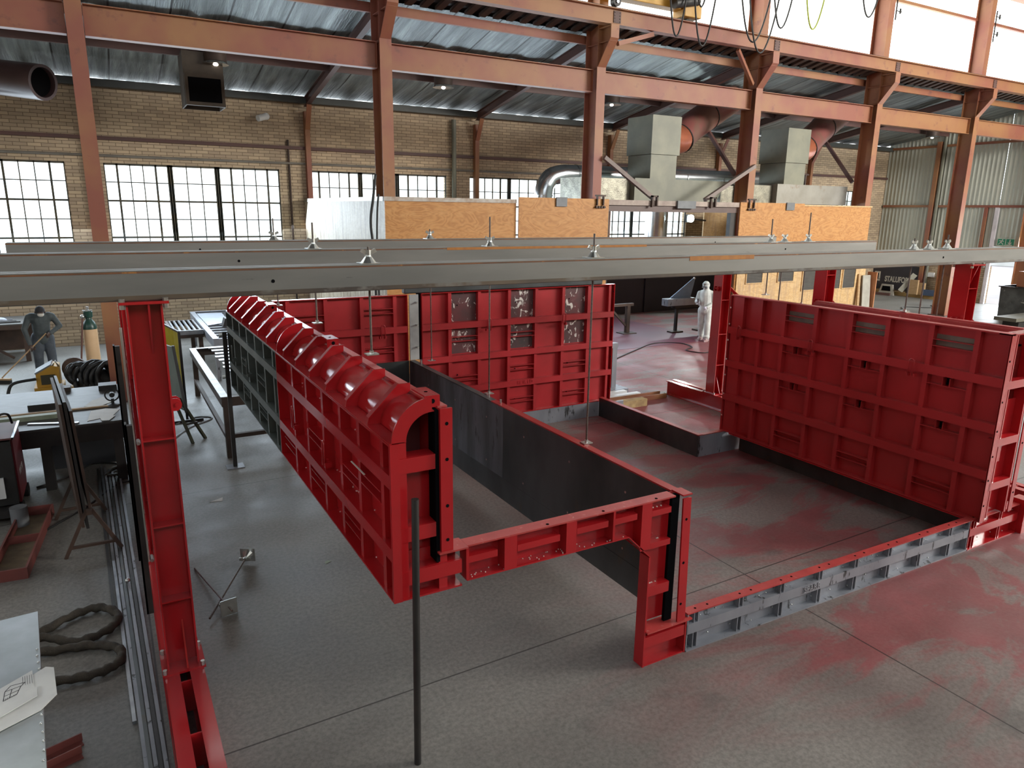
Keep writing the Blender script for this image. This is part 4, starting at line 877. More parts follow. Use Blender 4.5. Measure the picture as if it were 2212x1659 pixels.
B().box(3.86, 3.96, 3.97, 4.11, 1.478, 1.49).done('post_cap', RED, t)
B().box(3.57, 4.06, 3.96, 4.11, .318, .332).done('foot_plate', REDTOP, t)
B().box(3.57, 4.01, 4.08, 4.09, .0, .318).box(3.57, 4.01, 3.99, 4.08, 0, .012).box(3.57, 4.01, 3.99, 4.0, .17, .27).box(3.57, 4.01, 4.0, 4.08, .262, .27).done('stub', RED, t)
B().box(4.01, 4.022, 3.985, 4.09, 0, .318).done('stub_plate', RED, t)
holes(t, [((3.925-.01*z, 3.9695, z), (0, -1, 0)) for z in (.50, .88, 1.27)]+[((x, 4.02, 1.4905), (0, 0, 1)) for x in (2.6, 3.1, 3.62)])
w = B(); r = random.Random(9)
for k in range(46): w.ball((r.uniform(1.96, 3.3), r.uniform(4.0, 4.08), 1.238), .005, 6, 4)
for k in range(14): w.ball((r.uniform(3.6, 3.78), 4.05, r.choice((1.402, 1.122, .732, .272))), .007, 6, 4)
w.done('weld_tack', WP, t, smooth='all')
# props
tag(B().cyl((1.515, 3.90, 0), (1.535, 3.90, 1.94), .024, n=18).done('steel_pole', BLACKST, smooth=True), 'dark round steel pole standing upright in front of the arched wall corner', 'pole')
t = thing('prop_leg', 'dark square prop leg with foot plate under the far end of the arched wall', 'prop', (1.37, 10.55, 0))
B().box(1.335, 1.39, 10.52, 10.575, .012, 2.0).done('post', BLACKST, t); B().box(1.24, 1.48, 10.44, 10.65, 0, .012).done('foot_plate', STEELB, t)
B().cyl((1.33, 10.55, 1.35), (1.29, 10.55, 1.35), .025, n=8).cyl((1.33, 10.55, 1.95), (1.29, 10.55, 1.95), .025, n=8).done('bolt', ZINC, t)
# tie rods left on the floor
def floor_rod(p, q, lab, tilt):
    p, q = Vector(p), Vector(q); d = (q-p).normalized(); t = thing('loose_tie_rod', lab, 'rod', p)
    B().cyl(p, q, .0095, n=8).done('rod', M_ROD, t, smooth=True)
    c = q-d*.10; f, g, tt, s, n = frame(c, c+d)
    B().loft([[c+s*i*.075+n*j*.075+d*k for i, j in ((-1, -1), (1, -1), (1, 1), (-1, 1))] for k in (0, .008)]).cyl(c, c-d*.06, .06, .02, 12).done('cone_plate', ZINC, t)
    nn = B().cyl(c-d*.06, c-d*.10, .022, n=8)
    for sg in (-1, 1): nn.bar(c-d*.08+s*sg*.018, c-d*.085+s*sg*.06, .016, .03)
    nn.done('wing_nut', ZINC, t); return t
floor_rod((.49, 7.53, .012), (.69, 6.36, .085), 'loose threaded rod on the floor with its cone plate tipped toward the camera', 0)
floor_rod((.50, 6.42, .03), (1.05, 7.5, .10), 'loose threaded rod on the floor crossing over the other, square plate upright', 1)
tag(B().loft([[(.86, 9.33, z), (1.03, 9.42, z), (1.01, 9.30, z)] for z in (.001, .004)]).done('paper_scrap', PAPER), 'white triangular paper scrap on the grey floor left of the arched wall', 'paper')
tag(B().loft([[(1.72, 7.0, z), (1.79, 7.03, z), (1.77, 7.07, z), (1.73, 7.06, z)] for z in (.001, .003)]).done('paper_scrap', CHEM), 'tiny pale green scrap on the floor under the arched wall', 'paper')
# jack and loose channels right of the back panel
t = thing('jack_stand', 'tall steel jack stand just right of the back red panel', 'jack', (9.0, 11.6, 0))
B().box(9.0, 9.12, 11.6, 11.66, .1, 1.0).done('post', STEELB, t); B().box(8.88, 9.0, 11.6, 11.66, .1, .95).done('rack', DARKHOLE, t)
B().box(8.7, 9.12, 11.58, 11.7, .95, 1.05).done('head', STEELB, t); B().box(8.7, 9.3, 11.4, 11.8, 0, .1).done('base', STEELB, t)
for k, (x, y, z, m, l) in enumerate(((9.15, 11.25, .1, STEELB, 'upper blue-white channel offcut beside the jack stand'), (9.3, 11.0, .1, STEELB, 'lower blue-white channel offcut beside the jack stand'))):
    tag(B().box(8.1, x, y, y+.12, z-.1, z).done('channel_offcut', WHITEP), l, 'channel')
t = thing('red_channel', 'red-brown channel piece lying beside the back panel, dark end toward the right', 'channel', (9, 10.85, 0))
B().box(8.0, 9.75, 10.72, 10.74, 0, .1).box(8.0, 9.75, 10.92, 10.94, 0, .1).box(8.0, 9.75, 10.74, 10.92, 0, .012).done('channel', PRIMER, t); B().box(9.75, 9.76, 10.72, 10.8, .01, .09).done('end_hole', DARKHOLE, t)
tag(B().box(8.37, 9.0, 10.43, 10.6, 0, .14).done('timber_block', M('splashed_timber', (.45, .33, .15), (.3, .2, .1), 9, .8)), 'yellowish splashed timber block on the floor right of the back panel', 'timber')

# ================================================================ people
def capsule(b, p, q, r0, r1, n=12):
    b.cyl(p, q, r0, r1, n); b.ball(p, r0, n, 8); b.ball(q, r1, n, 8); return b
def body_mesh(name, b, mat, parent, vox=.016, sm=4):
    """fuse overlapping limbs into one continuous skin"""
    o = b.done(name, mat, parent); m = o.modifiers.new('fuse', 'REMESH'); m.mode = 'VOXEL'; m.voxel_size = vox
    s = o.modifiers.new('smooth', 'SMOOTH'); s.factor = .5; s.iterations = sm
    me = bpy.data.meshes.new_from_object(o.evaluated_get(bpy.context.evaluated_depsgraph_get())); o.modifiers.clear(); old = o.data; o.data = me; bpy.data.meshes.remove(old)
    for p in me.polygons: p.use_smooth = True
    return o
def hand(name, wrist, d, side, mat, parent, curl=.9, s=1.0):
    """palm, four bent fingers of different lengths and a side thumb, closing round whatever lies along the palm"""
    w = Vector(wrist); d = Vector(d).normalized(); side = Vector(side).normalized(); side = (side-d*side.dot(d)).normalized(); n = d.cross(side)
    b = B(); R = Matrix((side, d, n)).transposed()
    b.ball(w+d*.045*s, (.043*s, .052*s, .018*s), 12, 8, R)
    for k, (off, ln) in enumerate(((-.032, .062), (-.011, .076), (.011, .071), (.032, .054))):
        p = w+d*.085*s+side*off*s; a = d
        for j, f in enumerate((.42, .33, .25)):
            a = (Matrix.Rotation(curl*(.45+.3*j), 3, side)@a).normalized(); q = p+a*ln*f*1.25*s; b.cyl(p, q, .0095*s, .0082*s, 8).ball(q, .0085*s, 8, 6); p = q
    p = w+d*.03*s-side*.04*s; a = (d*.6-side*.7+n*.35).normalized(); q = p+a*.042*s; b.cyl(p, q, .011*s, .0095*s, 8).ball(q, .0095*s, 8, 6)
    a2 = (d*.75+n*.75+side*.1).normalized(); b.cyl(q, q+a2*.034*s, .0095*s, .008*s, 8).ball(q+a2*.034*s, .008*s, 8, 6)
    return b.done(name, mat, parent, smooth='all')

# person in white coverall, seen from behind and to the side, facing left
px, py = 15.3, 15.4
t = p1 = thing('person', 'person in hooded white paint-stained coverall and mask, facing left at the booth doorway', 'person', (px, py, 0))
R0 = Matrix.Rotation(math.radians(118), 3, 'Z')          # local +y = facing
def A(x, y, z): return Vector((px, py, 0))+R0@Vector((x, y, z))
b = B()
for s, fy, ky in ((-1, .10, .06), (1, -.08, -.02)):
    capsule(b, A(s*.10, .0, .90), A(s*.11, ky, .50), .125, .095); capsule(b, A(s*.11, ky, .50), A(s*.115, fy-.03, .12), .10, .088)
    b.ball(A(s*.115, fy-.02, .14), (.10, .10, .07))
capsule(b, A(0, -.01, .92), A(0, .0, 1.08), .185, .18); capsule(b, A(0, .0, 1.10), A(0, .02, 1.36), .18, .185)
b.ball(A(-.12, .01, 1.40), .10).ball(A(.12, .01, 1.40), .10); capsule(b, A(0, .03, 1.42), A(0, .07, 1.56), .10, .085)
b.ball(A(0, .105, 1.65), (.105, .112, .122), 14, 10)
capsule(b, A(-.20, .02, 1.40), A(-.25, -.01, 1.13), .072, .060); capsule(b, A(-.25, -.01, 1.13), A(-.12, .24, 1.02), .062, .048)
capsule(b, A(.20, .03, 1.40), A(.25, .10, 1.15), .072, .060); capsule(b, A(.25, .10, 1.15), A(.13, .36, 1.18), .062, .048)
body = body_mesh('body', b, SUIT, t)
B().ball(A(0, .205, 1.625), (.052, .03, .045), 12, 8).cyl(A(-.04, .215, 1.60), A(-.06, .25, 1.585), .026).cyl(A(.04, .215, 1.60), A(.06, .25, 1.585), .026).done('respirator', GREYP, t, smooth='all')
B().ball(A(0, .205, 1.675), (.058, .018, .024), 12, 8).done('face', SKIN, t, smooth='all')
B().tube([A(.11*math.cos(a*PI/10), .105+.112*math.sin(a*PI/10), 1.69) for a in range(20)], .006, 6, True).done('strap', GREYP, t, smooth='all')
hand('glove', A(-.115, .25, 1.015), R0@Vector((.45, .85, -.1)), R0@Vector((.3, 0, .95)), M('pale_glove', (.6, .58, .68), None, 6, .6), t)
hand('glove', A(.125, .37, 1.185), R0@Vector((-.25, .95, .05)), R0@Vector((.2, 0, .95)), M('pale_glove_b', (.6, .58, .68), None, 6, .6), t)
for s, fy in ((-1, .10), (1, -.08)):
    q = B(); q.ball(A(s*.12, fy+.05, .055), (.055, .055, .05)); q.loft([[A(s*.12-.048, fy-.09, z), A(s*.12+.048, fy-.09, z), A(s*.12+.05, fy+.10, z), A(s*.12, fy+.17, z), A(s*.12-.05, fy+.10, z)] for z in (0, .055)]); q.done('shoe', M('stained_shoe', (.55, .5, .5), (.3, .12, .12), 8, .6), t)
t = thing('spray_gun', 'small spray gun held by the person in white', 'tool', A(.06, .47, 1.2))
g0 = A(.06, .46, 1.19); fd = R0@Vector((-.1, 1, 0)); B().cyl(g0, g0+fd*.18, .016).bar(g0+fd*.03, g0+fd*.01-Vector((0, 0, .10)), .022, .03).done('gun_body', BRIGHT, t, smooth=True)
B().cyl(g0+fd*.10+Vector((0, 0, .016)), g0+fd*.10+Vector((0, 0, .11)), .03, .042).done('paint_cup', GREYP, t, smooth=True)

# sweeping worker, head bowed, facing the camera
wx, wy = -1.33, 18.3
t = p2 = thing('person', 'person in grey-green jacket, dark cap and white mask, bowed over a broom at left', 'person', (wx, wy, 0))
R1 = Matrix.Rotation(math.radians(188), 3, 'Z')
def A(x, y, z): return Vector((wx, wy, 0))+R1@Vector((x, y, z))
b = B()
for s, fy in ((-1, .07), (1, -.07)):
    capsule(b, A(s*.10, -.02, .88), A(s*.12, .04, .48), .115, .085); capsule(b, A(s*.12, .04, .48), A(s*.125, fy, .10), .088, .068)
capsule(b, A(0, -.02, .88), A(0, .0, 1.02), .165, .16); capsule(b, A(0, .0, 1.02), A(0, .12, 1.30), .165, .175)
b.ball(A(-.15, .14, 1.36), .095).ball(A(.15, .14, 1.36), .095); capsule(b, A(0, .17, 1.38), A(0, .25, 1.45), .075, .062)
b.ball(A(0, .31, 1.50), (.082, .105, .10), 14, 10)
capsule(b, A(.21, .14, 1.36), A(.31, .10, 1.10), .068, .058); capsule(b, A(.31, .10, 1.10), A(.255, .26, .80), .056, .042)
capsule(b, A(-.21, .14, 1.36), A(-.34, .06, 1.12), .068, .058); capsule(b, A(-.34, .06, 1.12), A(-.14, .25, 1.0), .056, .042)
body = body_mesh('body', b, JACKET, t)
b = B()
for s, fy in ((-1, .07), (1, -.07)):
    capsule(b, A(s*.10, -.02, .87), A(s*.12, .04, .48), .124, .094); capsule(b, A(s*.12, .04, .48), A(s*.125, fy, .09), .096, .078)
capsule(b, A(-.08, -.02, .90), A(.08, -.02, .90), .13, .13)
body_mesh('trousers', b, DENIM, t)
b = B(); b.ball(A(0, .315, 1.515), (.090, .112, .095), 14, 10); b.done('cap', BEANIE, t, smooth='all')
B().ball(A(0, .385, 1.43), (.062, .05, .05), 12, 8).done('mask', MASKW, t, smooth='all')
B().ball(A(.085, .30, 1.475), (.018, .026, .034), 8, 6).ball(A(-.085, .30, 1.475), (.018, .026, .034), 8, 6).done('ear', SKIN, t, smooth='all')
B().ball(A(0, .40, 1.468), (.06, .03, .022), 10, 6).done('face', SKIN, t, smooth='all')
hb = (A(.245, .275, .785), A(-.13, .27, 1.0))
hand('hand', hb[0], R1@Vector((-.2, .35, -.9)), R1@Vector((.9, .3, 0)), SKIN, t, 1.1)
hand('hand', hb[1], R1@Vector((.75, .55, -.25)), R1@Vector((.2, .2, .9)), SKIN, t, 1.1)
for s, fy in ((-1, .07), (1, -.07)):
    B().loft([[A(s*.125-.05, fy-.10, z), A(s*.125+.05, fy-.10, z), A(s*.125+.052, fy+.12, z), A(s*.125, fy+.19, z), A(s*.125-.052, fy+.12, z)] for z in (0, .08)]).done('boot', BLACKST, t, bevel=.015)
t = thing('broom', 'long-handled broom held by the worker, its head on the floor at the left edge', 'broom', (-2.1, 18.0, 0))
h0 = A(-.05, .345, 1.02); h1 = Vector((-2.13, 18.02, .12)); B().cyl(h0+(h0-h1).normalized()*.0, h1, .013, n=10).done('handle', TIMBER, t, smooth=True)
B().bar((-2.35, 18.15, .09), (-1.97, 17.95, .09), .06, .035).done('head', TIMBER, t); B().bar((-2.35, 18.15, .036), (-1.97, 17.95, .036), .06, .072).done('bristles', RUBBER, t)

# ================================================================ left side of the shop
def table(name, lab, x0, x1, y0, y1, h, top, mat, leg=.08, apron=.12, xs=None, cat='table'):
    t = thing(name, lab, cat, ((x0+x1)/2, (y0+y1)/2, 0))
    if top: B().box(x0, x1, y0, y1, h-.03, h).done('top', top, t)
    z = h-.03 if top else h
    B().box(x0, x1, y0, y0+.06, z-apron, z).box(x0, x1, y1-.06, y1, z-apron, z).box(x0, x0+.06, y0+.06, y1-.06, z-apron, z).box(x1-.06, x1, y0+.06, y1-.06, z-apron, z).done('frame', mat, t)
    for x in (xs or (x0+.02, x1-.02-leg)):
        for y in (y0+.02, y1-.02-leg): B().box(x, x+leg, y, y+leg, 0, z-apron).done('leg', mat, t)
    return t
WTOP = M('scratched_steel_top', (.085, .085, .08), (.055, .053, .05), 5, .5, .25, c3=(.06, .05, .045), s3=4, lo3=.55, hi3=.7, stretch=(1, 2.2, 1))
wb = table('work_table', 'heavy dark steel work table with papers, left of the red frame', -2.9, .0, 10.7, 13.0, .86, WTOP, BLACKST, .12, .22, xs=(-2.8, -.98, -.14))
B().box(-.95, -.15, 11.6, 11.63, 0, .6).done('back_sheet', M('dull_steel_sheet', (.07, .075, .085), (.05, .055, .06), 1.5, .4, .5), wb)
def sheet(pts, z, name, lab, mat=PAPER, th=.004, lift=0, cat='paper'):
    c = sum((Vector((x, y, 0)) for x, y in pts), Vector())/len(pts)
    b = B(); b.loft([[(x, y, z+k+lift*((x-c.x)*.5+(y-c.y))) for x, y in pts] for k in (0, th)]); return tag(b.done(name, mat), lab, cat)
sheet([(-.47, 11.65), (-.30, 11.55), (-.10, 11.78), (-.22, 12.15), (-.36, 12.0)], .865, 'paper_sheet', 'upper white paper sheet on the work table', lift=.0)
sheet([(-.42, 10.82), (-.12, 10.95), (-.02, 11.30), (-.20, 11.42), (-.38, 11.36)], .862, 'paper_sheet', 'larger white paper sheet near the front edge of the work table')
sheet([(-.25, 10.74), (-.16, 10.72), (-.08, 10.95), (-.28, 10.98)], .867, 'paper_sheet', 'folded paper sheet hanging at the table edge over the larger sheet')
tag(B().bar((-1.9, 11.55, .875), (-.12, 11.52, .875), .05, .02).done('wood_strip', TIMBER), 'long pale wooden strip across the work table', 'timber')
tag(B().box(-1.65, -.62, 11.18, 11.3, .861, .92).done('green_trim', CHEM), 'pale green painted bar on the work table', 'bar')
tag(B().box(-1.15, -.82, 11.75, 11.95, .861, .94).done('steel_offcut', BLACKST), 'dark steel angle offcut behind the green bar on the work table', 'offcut')
tag(B().box(-.85, -.66, 12.75, 12.95, .861, .93).done('steel_block', BROWNST), 'brown steel block on the far edge of the work table', 'block')
tag(B().box(-.28, -.03, 12.6, 12.85, .861, .94).done('steel_block', BLACKST), 'dark steel block on the far right corner of the work table', 'block')
tag(B().box(-1.9, -1.35, 11.0, 11.12, .861, .875).done('flat_bar', BROWNST), 'brown flat bar on the work table behind the red welder', 'bar')
tag(B().bar((-1.1, 11.0, .87), (-.52, 10.78, .87), .05, .012).done('bright_strip', BRIGHT), 'bright narrow metal strip at the front of the work table', 'bar')
t = thing('desk_fan', 'small black desk fan at the right end of the work table', 'fan', (-.1, 11.55, .86))
B().lathe([(.09, .861), (.08, .885), (.02, .90), (.02, .97)], (-.1, 11.55, 0), 14).done('base', RUBBER, t, smooth=True); B().tube([(-.1+.09*math.cos(a*PI/9), 11.53, 1.03+.09*math.sin(a*PI/9)) for a in range(18)], .01, 6, True).cyl((-.1, 11.50, 1.03), (-.1, 11.58, 1.03), .035).done('cage', RUBBER, t, smooth=True)
for a in range(3): pass
t = thing('helmet', 'silver and black welding helmet on the red welding machine', 'helmet', (-1.5, 10.2, 1.0))
B().ball((-1.42, 10.18, 1.10), (.10, .13, .10)).done('shell', BRIGHT, t, smooth='all'); B().tube(spline([(-1.42, 10.0, 1.06), (-1.30, 10.15, 1.22), (-1.22, 10.3, 1.20), (-1.2, 10.4, 1.06)]), .014).tube([(-1.36, 10.15, 1.2), (-1.34, 10.2, 1.36), (-1.45, 10.3, 1.38)], .02).done('headband', RUBBER, t, smooth='all')
# red welding machine
t = thing('welding_machine', 'dull red welding machine with black front, at the left edge', 'machine', (-1.5, 10.2, 0))
B().prism([(9.95, .18), (10.62, .18), (10.72, .35), (10.62, 1.0), (9.92, 1.0)], 'x', -1.85, -1.17).done('case', M('dull_red_case', (.20, .02, .03), (.15, .018, .025), 3, .45), t)
B().box(-1.86, -1.19, 9.84, 9.945, .2, .98).done('front', RUBBER, t); B().box(-1.87, -1.15, 9.85, 10.63, 1.0, 1.02).done('lid', M('dusty_red_lid', (.14, .05, .045), None, 4, .6), t); B().box(-1.17, -1.145, 9.85, 10.63, 1.0, 1.024).done('lid_edge', BRIGHT, t)
B().box(-1.55, -1.30, 9.80, 9.84, .3, .55).done('label_plate', WHITEP, t)
lettering('WF 30', .12, T(-1.168, 10.28, .50) @ FACE_PX, WHITEP, t, .002)
for y in (10.0, 10.66): B().cyl((-1.26, y, .09), (-1.16, y, .09), .09).done('wheel', RUBBER, t, smooth=True)
B().box(-1.8, -1.2, 9.7, 10.5, .09, .18).done('cart', BLACKST, t)
tag(B().cyl((-1.18, 9.62, 0), (-1.18, 9.62, .24), .09, n=18).done('grey_drum', GREYP, smooth=True), 'small grey drum on the floor in front of the red welding machine', 'drum')
# plates standing on two low trestles
for k, (y, l) in enumerate(((8.42, 'low dark A-frame trestle under the standing plates, near one'), (9.62, 'low dark A-frame trestle under the standing plates, far one'))):
    xo = -.42 if k == 0 else -.56
    t = thing('plate_trestle', l, 'trestle', (xo, y, 0))
    for s in (-1, 1):
        B().bar((xo+s*.27, y, .0), (xo+s*.02, y, .52), .035, .035, up=(0, 1, 0)).done('leg', BROWNST, t)
    B().bar((xo-.22, y, .11), (xo+.22, y, .11), .03, .03).done('crossbar', BROWNST, t)
    B().bar((xo, y-.06, .5), (xo, y+.1, .5), .05, .05).done('head', BROWNST, t)
for k, (dx, z0, z1, m, l) in enumerate(((0, .53, 1.62, BROWNST, 'brown steel plate on edge, outermost of the stack on trestles'), (-.045, .30, 1.72, BLACKST, 'dark steel plate on edge, middle of the stack on trestles'), (-.085, .32, 1.70, BROWNST, 'grey steel plate on edge, innermost of the stack on trestles'))):
    x0, x1 = -.42+dx, -.56+dx
    tag(B().loft([[(x0-s_, 8.42, z), (x0+.028-s_, 8.42, z), (x1+.028-s_, 9.85, z), (x1-s_, 9.85, z)] for z, s_ in ((z0, 0), (z1, .055))]).done('steel_plate', m), l, 'plate')
# red tray on the floor
t = thing('floor_tray', 'long shallow red-brown tray lying on the floor at the left edge', 'tray', (-1.1, 9, 0), rot=(0, 0, -.085))
TR = M('red_brown_tray', (.20, .055, .045), (.15, .045, .04), 4, .5)
B().box(-.16, .16, -.85, .87, 0, .012).done('bottom', M('dusty_tray_bottom', (.17, .13, .08), (.12, .09, .06), 9, .8), t, local=True)
B().box(-.17, -.15, -.87, .89, 0, .12).box(.15, .17, -.87, .89, 0, .12).box(-.15, .15, -.87, -.85, 0, .12).box(-.15, .15, .87, .89, 0, .12).done('sides', TR, t, local=True); B().box(-.15, .15, .05, .065, .012, .1).done('divider', TR, t, local=True)
# flat bars along the frame
for k, (x0, x1, y0, y1, z, m) in enumerate(((-.345, -.16, 11.4, 5.25, .0, BRIGHT), (-.39, -.26, 11.3, 6.95, .0, BLACKST), (-.30, -.085, 11.3, 3.9, .0, STEELB), (-.255, -.055, 11.2, 3.6, .0, STEEL), (-.21, -.025, 11.1, 3.6, .0, STEELB), (-.165, .005, 11.0, 3.5, .0, BLACKST), (-.12, .034, 10.9, 3.5, .0, STEELB))):
    tag(B().bar((x0, y0, z+.012), (x1, y1, z+.012), .026, .024).done('flat_bar', m), ['long bright bar on the floor by the left frame, outermost and nearest the hose', 'short dark bar on the floor by the left frame, ending before the hose', 'long blue-grey bar on the floor by the left frame, third from outside', 'long dark bar on the floor by the left frame, in the middle of the bundle', 'long blue-grey bar on the floor by the left frame, third from the red base', 'long black bar on the floor by the left frame, second from the red base', 'long blue-grey bar on the floor by the left frame, next to the red base'][k], 'bar')
tag(B().ball((-.13, 7.5, .05), .024).done('steel_ball', ZINC, smooth='all'), 'small round steel knob on the floor bars', 'knob')
tag(B().tube([v+Vector((0, 0, .008*math.sin(i*2.1))) for i, v in enumerate(spline([(-1.35, 6.75, .045), (-.95, 6.78, .045), (-.62, 7.02, .045), (-.38, 7.08, .045), (-.23, 6.86, .045), (-.30, 6.64, .045), (-.55, 6.55, .045), (-.80, 6.68, .09), (-1.0, 6.60, .11), (-.8, 6.52, .045), (-.45, 6.44, .045), (-.24, 6.28, .045), (-.24, 6.06, .045), (-.42, 5.98, .045), (-.72, 6.02, .045), (-1.2, 6.1, .045)], 7))], [.036+.004*math.sin(i*1.3) for i in range(106)], 10).done('hose', HOSE, smooth='all'), 'thick dusty black hose lying in two loops on the floor at lower left', 'hose')
# sheet-topped table with drawings, lower left
t = thing('sheet_table', 'table topped with bright bare metal sheet at the lower left corner', 'table', (-1.1, 4.6, 0), rot=(0, 0, .08))
B().box(-.75, .50, -1.35, 1.13, .76, .80).done('top', M('bright_sheet_top', (.40, .43, .45), (.30, .33, .33), 3, .35, .6), t, local=True)
B().box(-.72, .46, -1.3, 1.08, .66, .76).done('frame', BLACKST, t, local=True)
for x in (-.7, .38):
    for y in (-1.28, .98): B().box(x, x+.06, y, y+.06, 0, .66).done('leg', BLACKST, t, local=True)
w = B(); r = random.Random(2)
for k in range(22): w.ball((.492+r.uniform(-.01, .008), -1.2+.085*k, .80), .008, 6, 4)
w.done('weld_bead', ZINC, t, local=True, smooth='all')
dw = sheet([(-1.25, 4.4), (-.60, 4.96), (-.555, 4.93), (-.525, 4.62), (-.60, 4.50), (-.95, 4.32), (-1.25, 4.15)], .803, 'drawing_sheet', 'largest white drawing sheet on the metal-topped table, overhanging its edge', th=.006)
d2 = thing('drawing_sheet', 'drawing sheet with an isometric sketch on the metal-topped table', 'paper', (-.75, 4.78, .81))
B().loft([[(-1.1, 4.62, z), (-.672, 4.95, z), (-.645, 4.72, z), (-1.0, 4.5, z)] for z in (.810, .814)]).done('sheet', PAPER, d2)
ink = B()
def ln(p, q, w=.0035): ink.bar((p[0], p[1], .8147), (q[0], q[1], .8147), w, .0008)
for p, q in (((-.80, 4.78), (-.72, 4.80)), ((-.72, 4.80), (-.735, 4.72)), ((-.735, 4.72), (-.80, 4.68)), ((-.80, 4.68), (-.80, 4.78)), ((-.80, 4.73), (-.73, 4.76)), ((-.77, 4.70), (-.765, 4.79)), ((-.80, 4.78), (-.775, 4.83)), ((-.775, 4.83), (-.70, 4.83)), ((-.70, 4.83), (-.72, 4.80))): ln(p, q)
for k in range(8): ln((-.80+.009*k, 4.682+.004*k), (-.797+.009*k, 4.70+.004*k), .002)
for k in range(5): ln((-.672-.012*k, 4.90), (-.662-.012*k, 4.80), .0015)
ink.done('ink_drawing', INK, d2)
sheet([(-1.1, 4.45), (-.635, 4.75), (-.625, 4.64), (-1.0, 4.38)], .8155, 'drawing_sheet', 'smaller blank white sheet on top of the drawing sheets')
for k, (y, l) in enumerate(((5.20, 'red-brown angle piece on the floor beside the sheet-topped table, farther'), (5.06, 'red-brown angle piece on the floor at the bottom edge, nearer'))):
    t = thing('angle_piece', l, 'angle', (-.6, y, 0)); B().bar((-.78, y-.08, .006), (-.49, y+.01, .006), .06, .012).bar((-.78, y-.052, .035), (-.49, y+.038, .035), .008, .06).done('angle', TR, t)
# gas cylinder, yellow welder, coiled cables
t = thing('gas_cylinder', 'cream gas cylinder with dark green shoulder, left of the building column', 'gas cylinder', (-.42, 18.1, 0))
B().lathe([(.135, 0), (.14, .03), (.14, 1.04)], (-.42, 18.1, 0), 24).done('body', CREAM, t, smooth=True); B().lathe([(.141, 1.04), (.14, 1.10), (.11, 1.19), (.065, 1.25), (.06, 1.29), (.085, 1.30), (.09, 1.42), (.08, 1.43), (.0801, 1.435)], (-.42, 18.1, 0), 24).done('shoulder', GREEND, t, smooth=True)
B().cyl((-.44, 18.1, 1.43), (-.42, 18.1, 1.53), .03).box(-.52, -.33, 18.08, 18.12, 1.435, 1.455).ball((-.53, 18.0, 1.33), .045, 10, 6).done('valve', ZINC, t, smooth=True)
tag(B().cyl((-.70, 17.9, 0), (-.53, 18.0, 1.32), .018, n=8).done('gas_hose', M('red_brown_hose', (.14, .06, .045), None, 5, .6), smooth=True), 'red-brown hose hanging from the gas cylinder valve', 'hose')
t = thing('yellow_welder', 'yellow welding power source with sloping top behind the work table', 'machine', (-1.15, 16.7, 0))
B().box(-1.45, -.95, 16.4, 17.0, .02, .18).done('base', YELLOW, t); B().prism([(-1.40, .18), (-1.0, .18), (-1.0, .56), (-1.12, .60), (-1.40, .44)], 'y', 16.45, 16.95).done('case', YELLOW, t)
B().box(-1.32, -1.08, 16.43, 16.45, .23, .42).done('front_panel', M('dark_panel', (.06, .055, .03), None, 4, .5), t); B().bar((-1.41, 16.7, .455), (-1.12, 16.7, .615), .5, .03).done('top_panel', BRIGHT, t); B().tube([(-1.1, 16.5, .59), (-1.05, 16.5, .68), (-1.0, 16.5, .56)], .018).done('handle', ZINC, t, smooth='all')
tag(B().tube(spline([(-1.4, 16.42, .36), (-1.75, 16.35, .33), (-1.85, 16.25, .2), (-1.86, 16.2, .02)]), .03).done('power_cable', RUBBER, smooth='all'), 'thick black power cable arching left from the yellow welder', 'cable')
t = thing('cable_heap', 'heap of coiled black welding cable behind the work table', 'cable', (-.5, 16.3, 0))
for k in range(10):
    cx, cz, rr = -.62+.065*k, .36+.05*math.sin(k*1.7), .29+.04*math.cos(k*2)
    if k < 3: cx, cz, rr = -.68+.03*k, .42, .20
    B().tube([(cx+rr*math.cos(a*PI/9), 16.35-.05*k+.05*math.sin(a*2.0+k), max(.04, cz+rr*1.02*math.sin(a*PI/9))) for a in range(18)], .045, 8, True).done('coil', RUBBER, t, smooth='all')
B().ball((-.36, 16.3, .18), (.34, .3, .36), 16, 10).done('heap_core', RUBBER, t, smooth='all')
B().box(-.88, -.2, 16.0, 16.7, 0, .12).done('reel_base', YELLOW, t)
tag(B().cyl((-.75, 16.75, .45), (-.75, 16.85, .45), .22, n=24).done('cable_reel', BROWNST, smooth=True), 'round dark cable reel behind the heap of cables', 'reel')
# far-left bench
fb_ = table('far_bench', 'cluttered bench against the brick wall behind the sweeper', -4.2, -1.75, 20.4, 21.9, .92, WTOP, BROWNST, .1, .1)
B().bar((-2.9, 20.45, .7), (-2.1, 20.45, .1), .08, .05).done('brace', BROWNST, fb_); B().box(-4.1, -1.85, 21.7, 21.75, .1, .8).done('back_board', BROWNST, fb_)
tag(B().box(-3.6, -2.55, 21.2, 21.5, .921, 1.12).done('tool_box', GREYP), 'long grey box on the far bench', 'box')
tag(B().ball((-2.35, 21.0, .95), (.16, .12, .07)).done('cloth_bundle', M('pale_cloth', (.4, .43, .5), None, 5, .8), smooth='all'), 'pale cloth bundle on the far bench', 'cloth')
for k in range(3): tag(B().bar((-3.9+.2*k, 20.6+.2*k, .935), (-1.9-.1*k, 20.7+.22*k, .935), .05, .022).done('bench_bar', (BLACKST, BRIGHT, STEELB)[k]), ['dark', 'bright', 'blue-grey'][k]+' bar lying along the far bench', 'bar')
